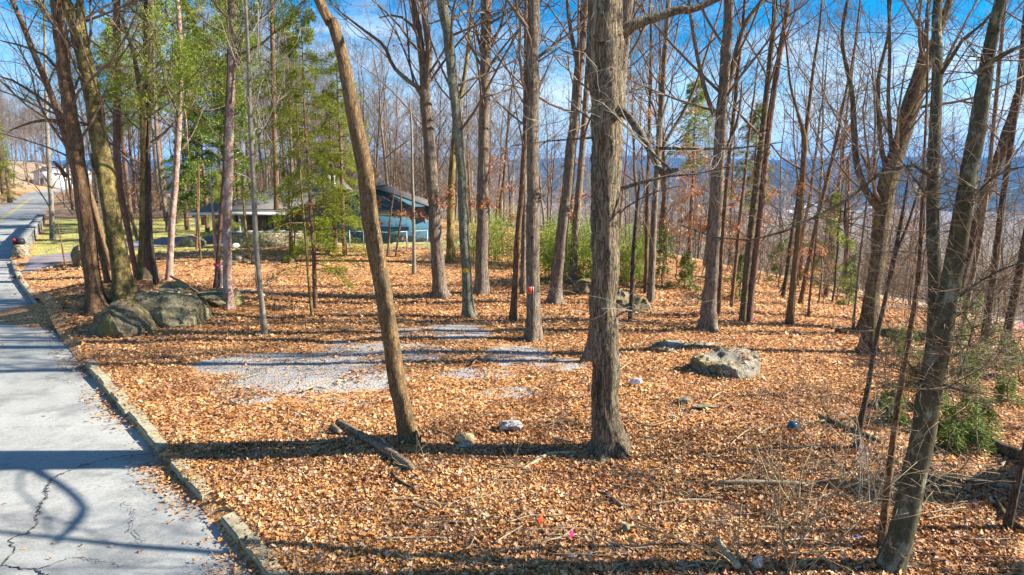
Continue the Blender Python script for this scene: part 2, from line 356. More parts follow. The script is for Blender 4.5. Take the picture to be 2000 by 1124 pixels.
# ------------------------------------------------------------------ mesh helpers
def link_mesh(name, V, Fa, mats, parent=None, loc=None, smooth=True, mi=None):
    """V (n,3) world coords, Fa list of int arrays (k,3)/(k,4); local origin = parent's location or loc"""
    V = np.asarray(V, float)
    o0 = np.array(loc if loc is not None else (0, 0, 0), float)
    if parent is not None: o0 = np.array(parent.get('_o', (0, 0, 0)), float)
    V = V-o0
    Fa = [f for f in Fa if len(f)]
    me = bpy.data.meshes.new(name)
    nl = sum(f.size for f in Fa); nf = sum(len(f) for f in Fa)
    me.vertices.add(len(V)); me.vertices.foreach_set('co', V.ravel().astype(np.float32))
    me.loops.add(nl); me.polygons.add(nf)
    me.loops.foreach_set('vertex_index', np.concatenate([f.ravel() for f in Fa]).astype(np.int32))
    tot = np.concatenate([np.full(len(f), f.shape[1]) for f in Fa]); st = np.concatenate([[0], np.cumsum(tot)[:-1]])
    me.polygons.foreach_set('loop_start', st.astype(np.int32))
    if smooth: me.polygons.foreach_set('use_smooth', np.ones(nf, bool))
    for m_ in (mats if isinstance(mats, (list, tuple)) else [mats]): me.materials.append(m_)
    if mi is not None: me.polygons.foreach_set('material_index', np.asarray(mi, np.int32))
    me.update(calc_edges=True)
    ob = bpy.data.objects.new(name, me); COL.objects.link(ob)
    if parent is not None: ob.parent = parent
    elif loc is not None: ob.location = loc
    return ob
def tag(o, label=None, cat=None, group=None, kind=None):
    if label: o['label'] = label
    if cat: o['category'] = cat
    if group: o['group'] = group
    if kind: o['kind'] = kind
    return o
def thing(name, label, cat, loc, group=None):
    o = bpy.data.objects.new(name, None); COL.objects.link(o); o.location = tuple(float(a) for a in loc)
    o.empty_display_size = .2; o['_o'] = [float(a) for a in loc]
    return tag(o, label, cat, group)
class Tubes:
    def __init__(s): s.d = {}
    def add(s, P, R, k):
        P = np.asarray(P, float); R = np.asarray(R, float); s.d.setdefault((len(P), k, R.ndim), []).append((P, R))
    def arrays(s):
        Vs, Fs, off = [], [], 0
        for (n, k, _d), L_ in s.d.items():
            P = np.stack([a for a, _ in L_]); R = np.stack([b for _, b in L_])
            T = np.gradient(P, axis=1); T /= np.linalg.norm(T, axis=2, keepdims=True)+1e-9
            mean = P[:, -1]-P[:, 0]; mean /= np.linalg.norm(mean, axis=1, keepdims=True)+1e-9
            ref = np.where(np.abs(mean[:, 2:3]) > .7, [[0, 1., 0]], [[0, 0, 1.]])[:, None, :]
            U = np.cross(T, np.broadcast_to(ref, T.shape)); U /= np.linalg.norm(U, axis=2, keepdims=True)+1e-9
            W = np.cross(T, U)
            a = np.arange(k)*2*np.pi/k
            ring = U[:, :, None, :]*np.cos(a)[None, None, :, None]+W[:, :, None, :]*np.sin(a)[None, None, :, None]
            rr = R[..., None] if R.ndim == 2 else R
            V = P[:, :, None, :]+ring*rr[..., None]
            m = len(L_); V = V.reshape(-1, 3)
            i, j = np.meshgrid(np.arange(n-1), np.arange(k), indexing='ij')
            q = np.stack([i*k+j, i*k+(j+1) % k, (i+1)*k+(j+1) % k, (i+1)*k+j], -1).reshape(-1, 4)
            base = (np.arange(m)*n*k)[:, None, None]+off
            Fs.append((q[None]+base).reshape(-1, 4))
            if k > 3 or True:   # end caps as fans of the last ring
                cap = np.array([[(n-1)*k+0, (n-1)*k+c, (n-1)*k+c+1] for c in range(1, k-1)])
                if len(cap): Fs.append((cap[None]+base).reshape(-1, 3))
                cap0 = np.array([[0, c+1, c] for c in range(1, k-1)])
                if len(cap0): Fs.append((cap0[None]+base).reshape(-1, 3))
            Vs.append(V); off += len(V)
        if not Vs: return np.zeros((0, 3)), []
        return np.concatenate(Vs), Fs
    def build(s, name, mat, parent=None, loc=None, smooth=True):
        V, Fa = s.arrays()
        if not len(V): return None
        return link_mesh(name, V, Fa, mat, parent, loc, smooth)
def unit(v): return v/(np.linalg.norm(v)+1e-9)
def rotdir(d, ang, rg):
    a = unit(np.cross(d, rg.normal(size=3))); return unit(d*math.cos(ang)+a*math.sin(ang))
def sides(r): return 8 if r > .07 else 6 if r > .03 else 4 if r > .012 else 3
def grow(T, p, d, Lh, r, lvl, mx_, rg, up=.10, wob=.22, tips=None, nch=(7, 6, 5), rmin=.004, kmul=1.0, down=0):
    n = 7 if Lh > 2.2 else 5 if Lh > .9 else 4
    pts = [p]; dd = d.copy()
    for i in range(n-1):
        dd = unit(dd+rg.normal(0, wob, 3)*(.7 if lvl == 0 else 1)+np.array([0, 0, up-down*i/n])); pts.append(pts[-1]+dd*Lh/(n-1))
    pts = np.array(pts); R = np.maximum(np.linspace(r, r*.35, n), rmin)
    T.add(pts, R, sides(r))
    if lvl >= mx_:
        if tips is not None: tips.append((pts[-1], dd)); tips.append((pts[n//2], dd))
        return
    nc = max(2, int(nch[min(lvl, len(nch)-1)]*kmul*rg.uniform(.75, 1.25)))
    for k in range(nc):
        t = rg.uniform(.22, 1.0) if k else .98
        f = t*(n-1); i = min(int(f), n-2); q = pts[i]+(pts[i+1]-pts[i])*(f-i)
        cd = rotdir(unit(pts[i+1]-pts[i]), math.radians(rg.uniform(25, 62) if k else rg.uniform(5, 22)), rg)
        rr = r+(r*.35-r)*t
        grow(T, q, cd, Lh*rg.uniform(.38, .62)*(1.1-.35*t), max(rr*rg.uniform(.45, .7), rmin), lvl+1, mx_, rg, up, wob*1.05, tips, nch, rmin, kmul, down)
def leafquads(C, D, size, rg, aspect=.5, jitter=1.0):
    """diamond leaves folded along the midrib: returns V, [tri faces]"""
    C = np.asarray(C, float); n = len(C)
    D = np.asarray(D, float)+rg.normal(0, jitter, (n, 3)); D /= np.linalg.norm(D, axis=1, keepdims=True)+1e-9
    S = np.cross(D, rg.normal(size=(n, 3))); S /= np.linalg.norm(S, axis=1, keepdims=True)+1e-9
    N_ = np.cross(D, S)
    sz = (size*rg.uniform(.65, 1.35, n))[:, None]
    a = C; b_ = C+D*sz*.45+S*sz*aspect*.5+N_*sz*.1; c = C+D*sz; d_ = C+D*sz*.45-S*sz*aspect*.5+N_*sz*.1
    V = np.stack([a, b_, c, d_], 1).reshape(-1, 3); i = np.arange(n)*4
    return V, [np.stack([i, i+1, i+2, i+3], -1)]
def cat_arrays(parts):
    Vs, Fs, off = [], [], 0
    for V, Fa in parts:
        Vs.append(V)
        for f in Fa: Fs.append(f+off)
        off += len(V)
    return np.concatenate(Vs), Fs
def catmull(P, n):
    P = np.asarray(P, float); m = len(P)
    if m == 2: return P[0]+(P[1]-P[0])*np.linspace(0, 1, n)[:, None]
    Q = np.vstack([2*P[0]-P[1], P, 2*P[-1]-P[-2]])
    L_ = np.concatenate([[0], np.cumsum(np.linalg.norm(np.diff(P[:, :3], axis=0), axis=1))])
    s = np.linspace(0, L_[-1], n); out_ = []
    for v in s:
        i = min(np.searchsorted(L_, v, 'right')-1, m-2); t = (v-L_[i])/max(L_[i+1]-L_[i], 1e-9)
        p0, p1, p2, p3 = Q[i], Q[i+1], Q[i+2], Q[i+3]
        out_.append(.5*((2*p1)+(-p0+p2)*t+(2*p0-5*p1+4*p2-p3)*t*t+(-p0+3*p1-3*p2+p3)*t**3))
    return np.array(out_)

# boxes and prisms for buildings
class MB:
    def __init__(s): s.V = []; s.F3 = []; s.F4 = []
    def quad(s, a, b, c, d):
        i = len(s.V); s.V += [a, b, c, d]; s.F4.append((i, i+1, i+2, i+3)); return s
    def box(s, x0, x1, y0, y1, z0, z1):
        i = len(s.V); s.V += [(x, y, z) for z in (z0, z1) for x, y in ((x0, y0), (x1, y0), (x1, y1), (x0, y1))]
        for f in ((0, 3, 2, 1), (4, 5, 6, 7), (0, 1, 5, 4), (1, 2, 6, 5), (2, 3, 7, 6), (3, 0, 4, 7)): s.F4.append(tuple(i+k for k in f))
        return s
    def slab(s, c4, th):          # four corners of the top face, thickness downwards
        i = len(s.V); s.V += [tuple(c) for c in c4]+[(c[0], c[1], c[2]-th) for c in c4]
        for f in ((0, 1, 2, 3), (7, 6, 5, 4), (0, 4, 5, 1), (1, 5, 6, 2), (2, 6, 7, 3), (3, 7, 4, 0)): s.F4.append(tuple(i+k for k in f))
        return s
    def prism(s, poly, y0, y1):   # polygon in x,z extruded along y (convex)
        i = len(s.V); n = len(poly); s.V += [(x, y0, z) for x, z in poly]+[(x, y1, z) for x, z in poly]
        for k in range(1, n-1): s.F3 += [(i, i+k, i+k+1), (i+n, i+n+k+1, i+n+k)]
        for k in range(n): s.F4.append((i+k, i+n+k, i+n+(k+1) % n, i+(k+1) % n))
        return s
    def build(s, name, mat, parent=None, loc=None):
        return link_mesh(name, np.array(s.V, float), [np.array(f, int).reshape(-1, k) for f, k in ((s.F3, 3), (s.F4, 4)) if f], mat, parent, loc, smooth=False)

# ------------------------------------------------------------------ GROUND
def axis(lo, hi, step, far_lo, far_hi, gr=1.07):
    a = list(np.arange(lo, hi+1e-6, step)); s = step
    while a[-1] < far_hi: s *= gr; a.append(a[-1]+s)
    s = step; b = []
    v = lo
    while v > far_lo: s *= gr; v -= s; b.append(v)
    return np.array(b[::-1]+a)
gx = axis(-30, 20, .22, -5200, 5200); gy = axis(3, 46, .22, -60, 7500, 1.06)
X, Y = np.meshgrid(gx, gy); Z = gz(X, Y)
S = side(X, Y)
Zg = np.where((S < .28) & (S > -6.9), Z-.32, Z)
nx, ny = len(gx), len(gy)
ii, jj = np.meshgrid(np.arange(ny-1), np.arange(nx-1), indexing='ij')
fq = np.stack([ii*nx+jj, ii*nx+jj+1, (ii+1)*nx+jj+1, (ii+1)*nx+jj], -1).reshape(-1, 4)
ground = tag(link_mesh('ground', np.stack([X, Y, Zg], -1).reshape(-1, 3), [fq], M['ground']), kind='structure')
GRAV = [(560, 715, 190, 26, 1), (620, 740, 190, 30, .9), (760, 690, 160, 22, .8), (900, 650, 70, 18, .8), (1010, 695, 80, 24, .8), (1090, 712, 60, 14, .8), (480, 765, 80, 30, .7),
        (1000, 768, 70, 14, .7), (930, 732, 90, 16, .7), (660, 675, 60, 12, .7), (790, 650, 70, 12, .7), (1110, 790, 60, 14, .5), (390, 722, 60, 20, .5), (660, 775, 120, 22, .55), (880, 640, 60, 8, .8), (370, 690, 40, 10, .5)]
def gravel(x, y):
    px, py = project(x, y, gz(x, y)); v = np.zeros_like(px)
    for cx, cy, rx, ry, a in GRAV:
        d = ((px-cx)/rx)**2+((py-cy)/ry)**2
        v = np.maximum(v, a*np.clip(1.55-d, 0, 1))
    return np.where(np.asarray(y) > 3, v, 0)
def lawnf(x, y):
    s = side(x, y); x = np.asarray(x, float); y = np.asarray(y, float)
    v = np.clip((s-.2)/1.0, 0, 1)*np.clip((y-38.5-(x+29)*-.12)/1.5, 0, 1)*np.clip((72-y)/6, 0, 1)*np.clip((-9.5-x)/5, 0, 1)
    b = np.exp(-((x-5.0)/3.5)**2-((y-50)/12)**2)
    hs = np.clip((x+16)/2, 0, 1)*np.clip((-1-x)/2, 0, 1)*np.clip((y-42.8)/1, 0, 1)*np.clip((50-y)/2, 0, 1)*.9
    return np.maximum(np.maximum(v, b*.0), hs)
def farf(x, y):
    d = np.asarray(x)-np.interp(y, EDGE_Y, EDGE_X)
    return np.maximum(np.clip((d-14)/25, 0, 1), np.maximum(np.clip((-side(x, y)-9.5)/3, 0, .9), np.clip((np.asarray(y)-68)/14, 0, .75)*(side(x, y) > .5)))
for nm, fn in (('gravel', gravel), ('lawn', lawnf), ('far', farf)):
    a = ground.data.attributes.new(nm, 'FLOAT', 'POINT'); a.data.foreach_set('value', fn(X, Y).ravel().astype(np.float32))

# verge strip along the kerb, road, kerb, yellow lines
def road_frame(ys):
    ys = np.asarray(ys, float); x = road_edge(ys); dx = (road_edge(ys+1.5)-road_edge(ys-1.5))/3
    x = (road_edge(ys-1.5)+road_edge(ys+1.5)+2*x)/4
    T = np.stack([dx, np.ones_like(ys)], -1); T /= np.linalg.norm(T, axis=1, keepdims=True)
    return np.stack([x, ys], -1), T, np.stack([T[:, 1], -T[:, 0]], -1)   # point, tangent, normal to forest side
def strip(name, mat, ys, offs, zf, kind='structure'):
    P, T, Nn = road_frame(ys); V = []
    for o in offs:
        q = P+Nn*o; V.append(np.stack([q[:, 0], q[:, 1], zf(q[:, 0], q[:, 1], o)], -1))
    V = np.stack(V, 1); n, k = V.shape[:2]
    i, j = np.meshgrid(np.arange(n-1), np.arange(k-1), indexing='ij')
    q = np.stack([i*k+j, i*k+j+1, (i+1)*k+j+1, (i+1)*k+j], -1).reshape(-1, 4)
    return tag(link_mesh(name, V.reshape(-1, 3), [q], mat), kind=kind)
ysr = np.concatenate([np.arange(-13, 60, .5), np.arange(60, 240, 2.)])
strip('road', M['asphalt'], ysr, [-6.75, -5, -3.2, -1.6, 0.05], lambda x, y, o: np.full_like(x, -.13+.05*(1-abs(o+3.3)/3.4)))
vg = strip('verge', M['ground'], np.arange(1, 60, .25), [.0, .14, .3, .7, 1.1], lambda x, y, o: gz(x, y)+{.0: -.115, .14: -.05, .3: .0, .7: .012, 1.1: -.02}[o])
a = vg.data.attributes.new('far', 'FLOAT', 'POINT')
for o_, nm in ((-3.30, 'a'), (-3.52, 'b')):
    strip('road_line', M['yellow'], np.arange(34, 120, 1.), [o_-.06, o_+.06], lambda x, y, o: np.full_like(x, -.13+.05*(1-abs(o+3.3)/3.4)+.005))
# the long crack and patch edge in the near asphalt
T_ = Tubes()
def roadpt(px, py):
    d = ray(px, py); t = (CH+.083)/-d[2]; return np.array([d[0]*t, d[1]*t, -.0845])
rc = np.random.default_rng(3)
for pl in ([(175, 905), (120, 925), (95, 945), (92, 965), (78, 990), (70, 1020), (52, 1040), (22, 1052), (25, 1075), (10, 1105), (70, 1112), (95, 1124)],
           [(95, 668), (108, 690), (118, 716), (140, 730)], [(88, 735), (120, 742), (150, 752)], [(175, 905), (230, 892), (300, 885)], [(70, 1112), (150, 1090), (240, 1105)], [(240, 980), (262, 1000), (258, 1030), (280, 1060)]):
    P = np.array([roadpt(*p) for p in pl]); P = catmull(P, 10*len(pl)); P[:, :2] += rc.normal(0, .022, (len(P), 2))
    T_.add(P, np.where(np.arange(len(P)) % 3 == 0, .006, .010)*rc.uniform(.4, 1.4, len(P))*(.75 if len(pl) > 4 else .4), 5)
tag(T_.build('road_crack', M['crack']), kind='structure')

# kerb stones: each block a thing
def kerb():
    ys = np.arange(3.0, 17.4, .62); cnt = 0
    P, T, Nn = road_frame(ys)
    for i in range(len(ys)-1):
        y0 = ys[i]
        if 8.9 < y0 < 9.4 or 10.6 < y0 < 11.1: continue
        a = P[i]+T[i]*.012*rc.uniform(.5, 3); b = P[i+1]-T[i]*.012*rc.uniform(0, 3); dz = rc.uniform(-.02, .012); sh = rc.uniform(-.025, .025)
        c = (a+b)/2; w0, w1 = .03+sh, .245+sh+rc.uniform(-.015, .015)
        bm = bmesh.new(); hw = .5*np.linalg.norm(b-a); bmesh.ops.create_cube(bm, size=1)
        for v in bm.verts:
            v.co = Vector((v.co.x*(w1-w0)+rc.normal(0, .008), v.co.y*2*hw+rc.normal(0, .012), v.co.z*.34+rc.normal(0, .006)))
        bmesh.ops.bevel(bm, geom=bm.edges[:], offset=.014, segments=2, affect='EDGES')
        me = bpy.data.meshes.new('kerb_stone'); bm.to_mesh(me); bm.free(); me.materials.append(M['kerb'])
        o = bpy.data.objects.new('kerb_stone', me); COL.objects.link(o)
        q = c+Nn[i]*(w0+w1)/2; o.location = (q[0], q[1], -.138+dz); o.rotation_euler = (rc.normal(0, .012), rc.normal(0, .03), math.atan2(T[i][1], T[i][0])-math.pi/2)
        tag(o, 'weathered yellowish kerb stone in the line of kerb stones between the road and the leaves', 'kerb stone', 'kerb stones along the near road edge')
    for (ya, yb, lab) in ((24.5, 37.2, 'thin low strip of kerb running beside the road before the driveway'),):
        ys2 = np.arange(ya, yb, .5); P2, T2, N2 = road_frame(ys2); V = []
        for o_, z in ((.0, -.3), (.0, .02), (.03, .04), (.22, .04), (.24, .0), (.24, -.3)): V.append(np.column_stack([P2+N2*o_, np.full(len(ys2), z)]))
        V = np.stack(V, 1); n, k = V.shape[:2]; i, j = np.meshgrid(np.arange(n-1), np.arange(k-1), indexing='ij')
        q = np.stack([i*k+j, i*k+j+1, (i+1)*k+j+1, (i+1)*k+j], -1).reshape(-1, 4)
        tag(link_mesh('kerb', V.reshape(-1, 3), [q], M['kerb'], smooth=False), lab, 'kerb')
kerb()

# driveway
lo_ = [(16, 540), (80, 528), (150, 515), (215, 500), (300, 481), (400, 476), (470, 474), (520, 470)]
up_ = [(40, 508), (95, 497), (160, 489), (215, 478), (300, 467), (400, 463), (470, 460), (520, 458)]
def flat(px, py):
    d = ray(px, py); t = (CH-.02)/-d[2]; return d[:2]*t
A = catmull(np.array([flat(*p) for p in lo_]), 60); B = catmull(np.array([flat(*p) for p in up_]), 60)
V = np.stack([A+(B-A)*f for f in np.linspace(0, 1, 8)], 1); V3 = np.dstack([V, np.minimum(gz(V[..., 0], V[..., 1]), .06)+.03])
V3[0:3, :, 2] = np.array([-.10, -.03, .01])[:, None]
i, j = np.meshgrid(np.arange(59), np.arange(7), indexing='ij')
tag(link_mesh('driveway', V3.reshape(-1, 3), [np.stack([i*8+j, (i+1)*8+j, (i+1)*8+j+1, i*8+j+1], -1).reshape(-1, 4)], M['driveway']), kind='structure')
DRA, DRB = A, B
def on_drive(x, y):
    out_ = np.zeros(np.shape(x), bool)
    yl = np.interp(x, A[:, 0], A[:, 1]); yu = np.interp(x, B[:, 0], B[:, 1])
    return (y > yl-.1) & (y < yu+.1) & (x > -29) & (x < A[-1, 0])

# ------------------------------------------------------------------ ROCKS
ROCKS = []
def rock(name, label, px0, px1, py0, py1, mat, cat='rock', seed=0, depth_f=.8, cuts=7, group=None, rough=.16, rz=0.0, sub=4, sink=.25, dy=0.0, tilt=0.0):
    """rock filling the photo box px0..px1, py0..py1 (bottom edge rests on the ground)"""
    b = hit((px0+px1)/2, py1-(py1-py0)*.12); t = np.linalg.norm([b[0], b[1], b[2]-CH])/np.linalg.norm(ray((px0+px1)/2, py1))
    wd = (px1-px0)*t/F; el = math.atan2(CH-b[2], b[1]); dep = wd*depth_f
    hh = max(.05, ((py1-py0)*t/F-dep*math.sin(el)*.75)/math.cos(el))
    rg = np.random.default_rng(seed+100); bm = bmesh.new(); bmesh.ops.create_icosphere(bm, subdivisions=sub, radius=1)
    pl = []
    for _ in range(cuts):
        n = unit(rg.normal(size=3)*np.array([1, 1, .8])+np.array([0, 0, .25])); pl.append((n, rg.uniform(.58, .88)))
    off = Vector(rg.uniform(-50, 50, 3))
    for v in bm.verts:
        c = np.array(v.co)
        for n, dd in pl:
            k = c@n
            if k > dd: c = c-n*(k-dd)*.93
        p = Vector(c); nn = mnoise.fractal(p*1.3+off, .9, 2.0, 6)*rough*1.3 + (mnoise.ridged_multi_fractal(p*2.2+off, .9, 2.1, 5, 1.0, 2.0)-1.1)*rough*.28
        c = c*(1+nn); v.co = c
    xs = [v.co.x for v in bm.verts]; ys_ = [v.co.y for v in bm.verts]; zs = [v.co.z for v in bm.verts]
    for v in bm.verts:
        x = (v.co.x-min(xs))/(max(xs)-min(xs))-.5; y = (v.co.y-min(ys_))/(max(ys_)-min(ys_))-.5; z = (v.co.z-min(zs))/(max(zs)-min(zs))
        v.co = (x*wd, y*dep, (z*(1+sink)-sink)*hh+tilt*x*hh)
    me = bpy.data.meshes.new(name); bm.to_mesh(me); bm.free(); me.materials.append(mat)
    me.polygons.foreach_set('use_smooth', np.ones(len(me.polygons), bool))
    try: me.set_sharp_from_angle(angle=math.radians(24))
    except Exception: pass
    o = bpy.data.objects.new(name, me); COL.objects.link(o)
    X0, Y0 = b[0], b[1]+dep*.35+dy; ROCKS.append(o); o.location = (X0, Y0, float(gz(X0, b[1]))+(.05 if wd < 1 else 0)); o.rotation_euler = (0, 0, rz)
    return tag(o, label, cat, group)
def hullrock(name, label, front, back, mat, seed, base, rough=.06, cat='boulder'):
    """angular rock: convex hull of traced corners (px, py, metres behind the base line), broken up by fractal noise"""
    b = hit(*base); rg = np.random.default_rng(seed); P = [at(px, py, b[1]+dy) for px, py, dy in front]
    P += [np.array([p[0]+rg.normal(0, .08), b[1]+bk, float(gz(p[0], b[1]+bk))-.35]) for p in P for bk in (back,)]
    P += [np.array([p[0], p[1], float(gz(p[0], p[1]))-.35]) for p in P[:len(front)]]
    c = np.mean(P, 0); c[2] = b[2]; bm = bmesh.new()
    for p in P: bm.verts.new(Vector(p-c))
    bmesh.ops.convex_hull(bm, input=bm.verts[:]); bmesh.ops.delete(bm, geom=[v for v in bm.verts if not v.link_faces], context='VERTS')
    bmesh.ops.triangulate(bm, faces=bm.faces[:])
    for _ in range(5):
        le = [e for e in bm.edges if e.calc_length() > .11]
        if le: bmesh.ops.subdivide_edges(bm, edges=le, cuts=1); bmesh.ops.triangulate(bm, faces=bm.faces[:])
    bmesh.ops.smooth_vert(bm, verts=bm.verts, factor=.35, use_axis_x=True, use_axis_y=True, use_axis_z=True)
    bm.normal_update(); off = Vector(rg.uniform(-50, 50, 3)); nr = {v: v.normal.copy() for v in bm.verts}
    for v in bm.verts:
        q = v.co+off; st = mnoise.cell(Vector((q.x*1.7+q.z*.8, q.y*1.7, q.z*2.6)))
        d = mnoise.fractal(q*1.6, .8, 2.1, 6)*rough*1.6+(st-.5)*rough*.9+(mnoise.ridged_multi_fractal(q*3, .9, 2.1, 4, 1.0, 2.0)-1)*rough*.35
        v.co += nr[v]*d
    me = bpy.data.meshes.new(name); bm.to_mesh(me); bm.free(); me.materials.append(mat); me.polygons.foreach_set('use_smooth', np.ones(len(me.polygons), bool))
    try: me.set_sharp_from_angle(angle=math.radians(30))
    except Exception: pass
    o = bpy.data.objects.new(name, me); COL.objects.link(o); o.location = c; ROCKS.append(o); return tag(o, label, cat)
hullrock('boulder', 'dark mossy angular boulder block at the left end of the rock outcrop, nearest the road',
  [(170, 655, .35), (182, 616, .5), (205, 603, .7), (223, 590, 1.1), (250, 577, 1.5), (262, 590, 1.2), (212, 612, .25), (228, 640, .0), (275, 625, .6), (268, 642, .25), (238, 659, 0), (200, 666, 0)], 1.9, M['rock_moss'], 3, (235, 662))
hullrock('boulder', 'big angular yellow green boulder right of the dark crevice, under the trees by the road',
  [(264, 579, .9), (290, 565, 1.3), (330, 551, 1.9), (352, 552, 1.9), (380, 563, 1.6), (395, 588, 1.0), (388, 603, .7), (368, 624, .25), (342, 642, .0), (318, 640, .05), (298, 622, .25), (282, 598, .6), (335, 585, .75)], 2.5, M['rock_yellow'], 8, (335, 642))
rock('boulder', 'low flat shoulder of rock sticking out of the leaves behind the rounded boulder', 365, 455, 566, 612, M['rock_yellow'], 'boulder', 12, .9, 6, dy=.4)
hullrock('boulder', 'flat topped grey boulder with a mossy right end, right of the central oak',
  [(1352, 694, .9), (1400, 681, 1.5), (1446, 676, 1.6), (1476, 690, 1.2), (1487, 715, .6), (1474, 734, .2), (1452, 744, .0), (1438, 722, .1), (1405, 716, .35), (1370, 704, .6)], 1.9, M['rock_grey'], 21, (1455, 744), .045)
hullrock('rock_slab', 'long low pale rock slab tapering away left of the mossy ended boulder',
  [(1262, 677, .2), (1290, 665, .6), (1350, 663, .9), (1405, 668, 1.0), (1420, 682, .3), (1345, 690, .0), (1295, 684, 0)], .9, M['rock_grey'], 25, (1345, 688), .035, 'rock')
hullrock('boulder', 'mossy craggy boulder at the foot of the bright green bamboo',
  [(1196, 612, .0), (1200, 575, .8), (1212, 556, 1.6), (1232, 562, 1.4), (1255, 578, 1.0), (1270, 594, .7), (1278, 614, .0), (1240, 614, -.1), (1225, 590, .5)], 2.4, M['rock_moss'], 31, (1240, 612), .09)
rock('boulder', 'dark boulder half hidden behind the thick trunk beside the bamboo', 1118, 1172, 545, 580, M['rock_moss'], 'boulder', 33, .8, 7)
rock('boulder', 'dark mossy boulder between the driveway and the leaning trunks by the road', 132, 178, 478, 528, M['rock_moss'], 'boulder', 37, .8, 6)
rock('rock_slab', 'grey rock slab beyond the leaves at the edge of the driveway', 335, 398, 460, 486, M['rock_grey'], 'rock', 39, .5, 6)
rock('rock', 'flat yellow sandy block of stone right of the leaning tree foot', 886, 928, 850, 872, M['rock_sand'], 'rock', 41, .6, 5, rough=.06, rz=-.2)
rock('rock', 'small flat whitish stone touching the front of the sandy block', 894, 926, 869, 881, M['rock_pale'], 'rock', 43, .5, 5)
rock('rock', 'pale grey angular stone left of the thick central oak foot', 974, 1022, 823, 850, M['rock_pale'], 'rock', 45, .7, 7, rough=.06)
rock('rock', 'low grey stone in the leaves just right of the central oak', 1230, 1256, 742, 757, M['rock_pale'], 'rock', 47, .6, 5)
rock('rock', 'pale flat stone in the leaves below the flat topped boulder', 1320, 1352, 778, 794, M['rock_grey'], 'rock', 49, .6, 5)
rock('rock', 'thin pale stone lying right of the pale flat stone below the boulder', 1350, 1402, 793, 803, M['rock_grey'], 'rock', 51, .4, 5)
rock('rock', 'white stone low in the frame beside the crossed dead sticks', 1468, 1492, 1094, 1122, M['rock_pale'], 'rock', 53, .8, 6)
rock('rock', 'small grey stone in the leaves at the bottom near the pink flag', 1214, 1232, 1030, 1048, M['rock_grey'], 'rock', 54, .8, 6)
rs = np.random.default_rng(5)
for (a_, b_, c_) in ((462, 512, 18), (478, 516, 14), (497, 518, 15), (484, 507, 12), (455, 519, 12), (548, 512, 14), (565, 516, 18), (575, 508, 12)):
    rock('rock', 'small grey field stone in the scattered row on the leaf mound before the house', a_-c_/2, a_+c_/2, b_-c_*.6, b_, M['rock_grey'], 'rock', int(a_), .8, 5, 'stones on the leaf mound before the house', sub=3)

# ------------------------------------------------------------------ FOREGROUND AND MIDDLE TREES (traced trunks)
TREEBASES = []
def stem_world(pl, Y, dy=0.0):
    pts = []
    for k, (px, py, wd) in enumerate(pl):
        p = at(px, py, Y+dy*(k/max(1, len(pl)-1))); t = np.linalg.norm(p-np.array([0, 0, CH]))/np.linalg.norm(ray(px, py)); pts.append([*p, wd*.5*t/F])
    return np.array(pts)
def flute(R, k, rg, amp, P=None):
    n = len(R); th = np.arange(k)*2*np.pi/k; out_ = np.tile(R[:, None], (1, k)); z = np.arange(n)[:, None]
    for f, a in ((2, 1), (3, .8), (5, .6), (8, .35)):
        ph = rg.uniform(0, 6.3)+.8*np.sin(z*rg.uniform(.02, .08)+rg.uniform(0, 6)); out_ = out_*(1+amp*a*np.sin(f*th[None]+ph))
    lum = 1+np.convolve(rg.normal(0, 1, n+8), np.ones(9)/9, 'valid')[:n, None]*amp*1.3
    return out_*lum*(1+rg.normal(0, amp*.12, (n, k)))
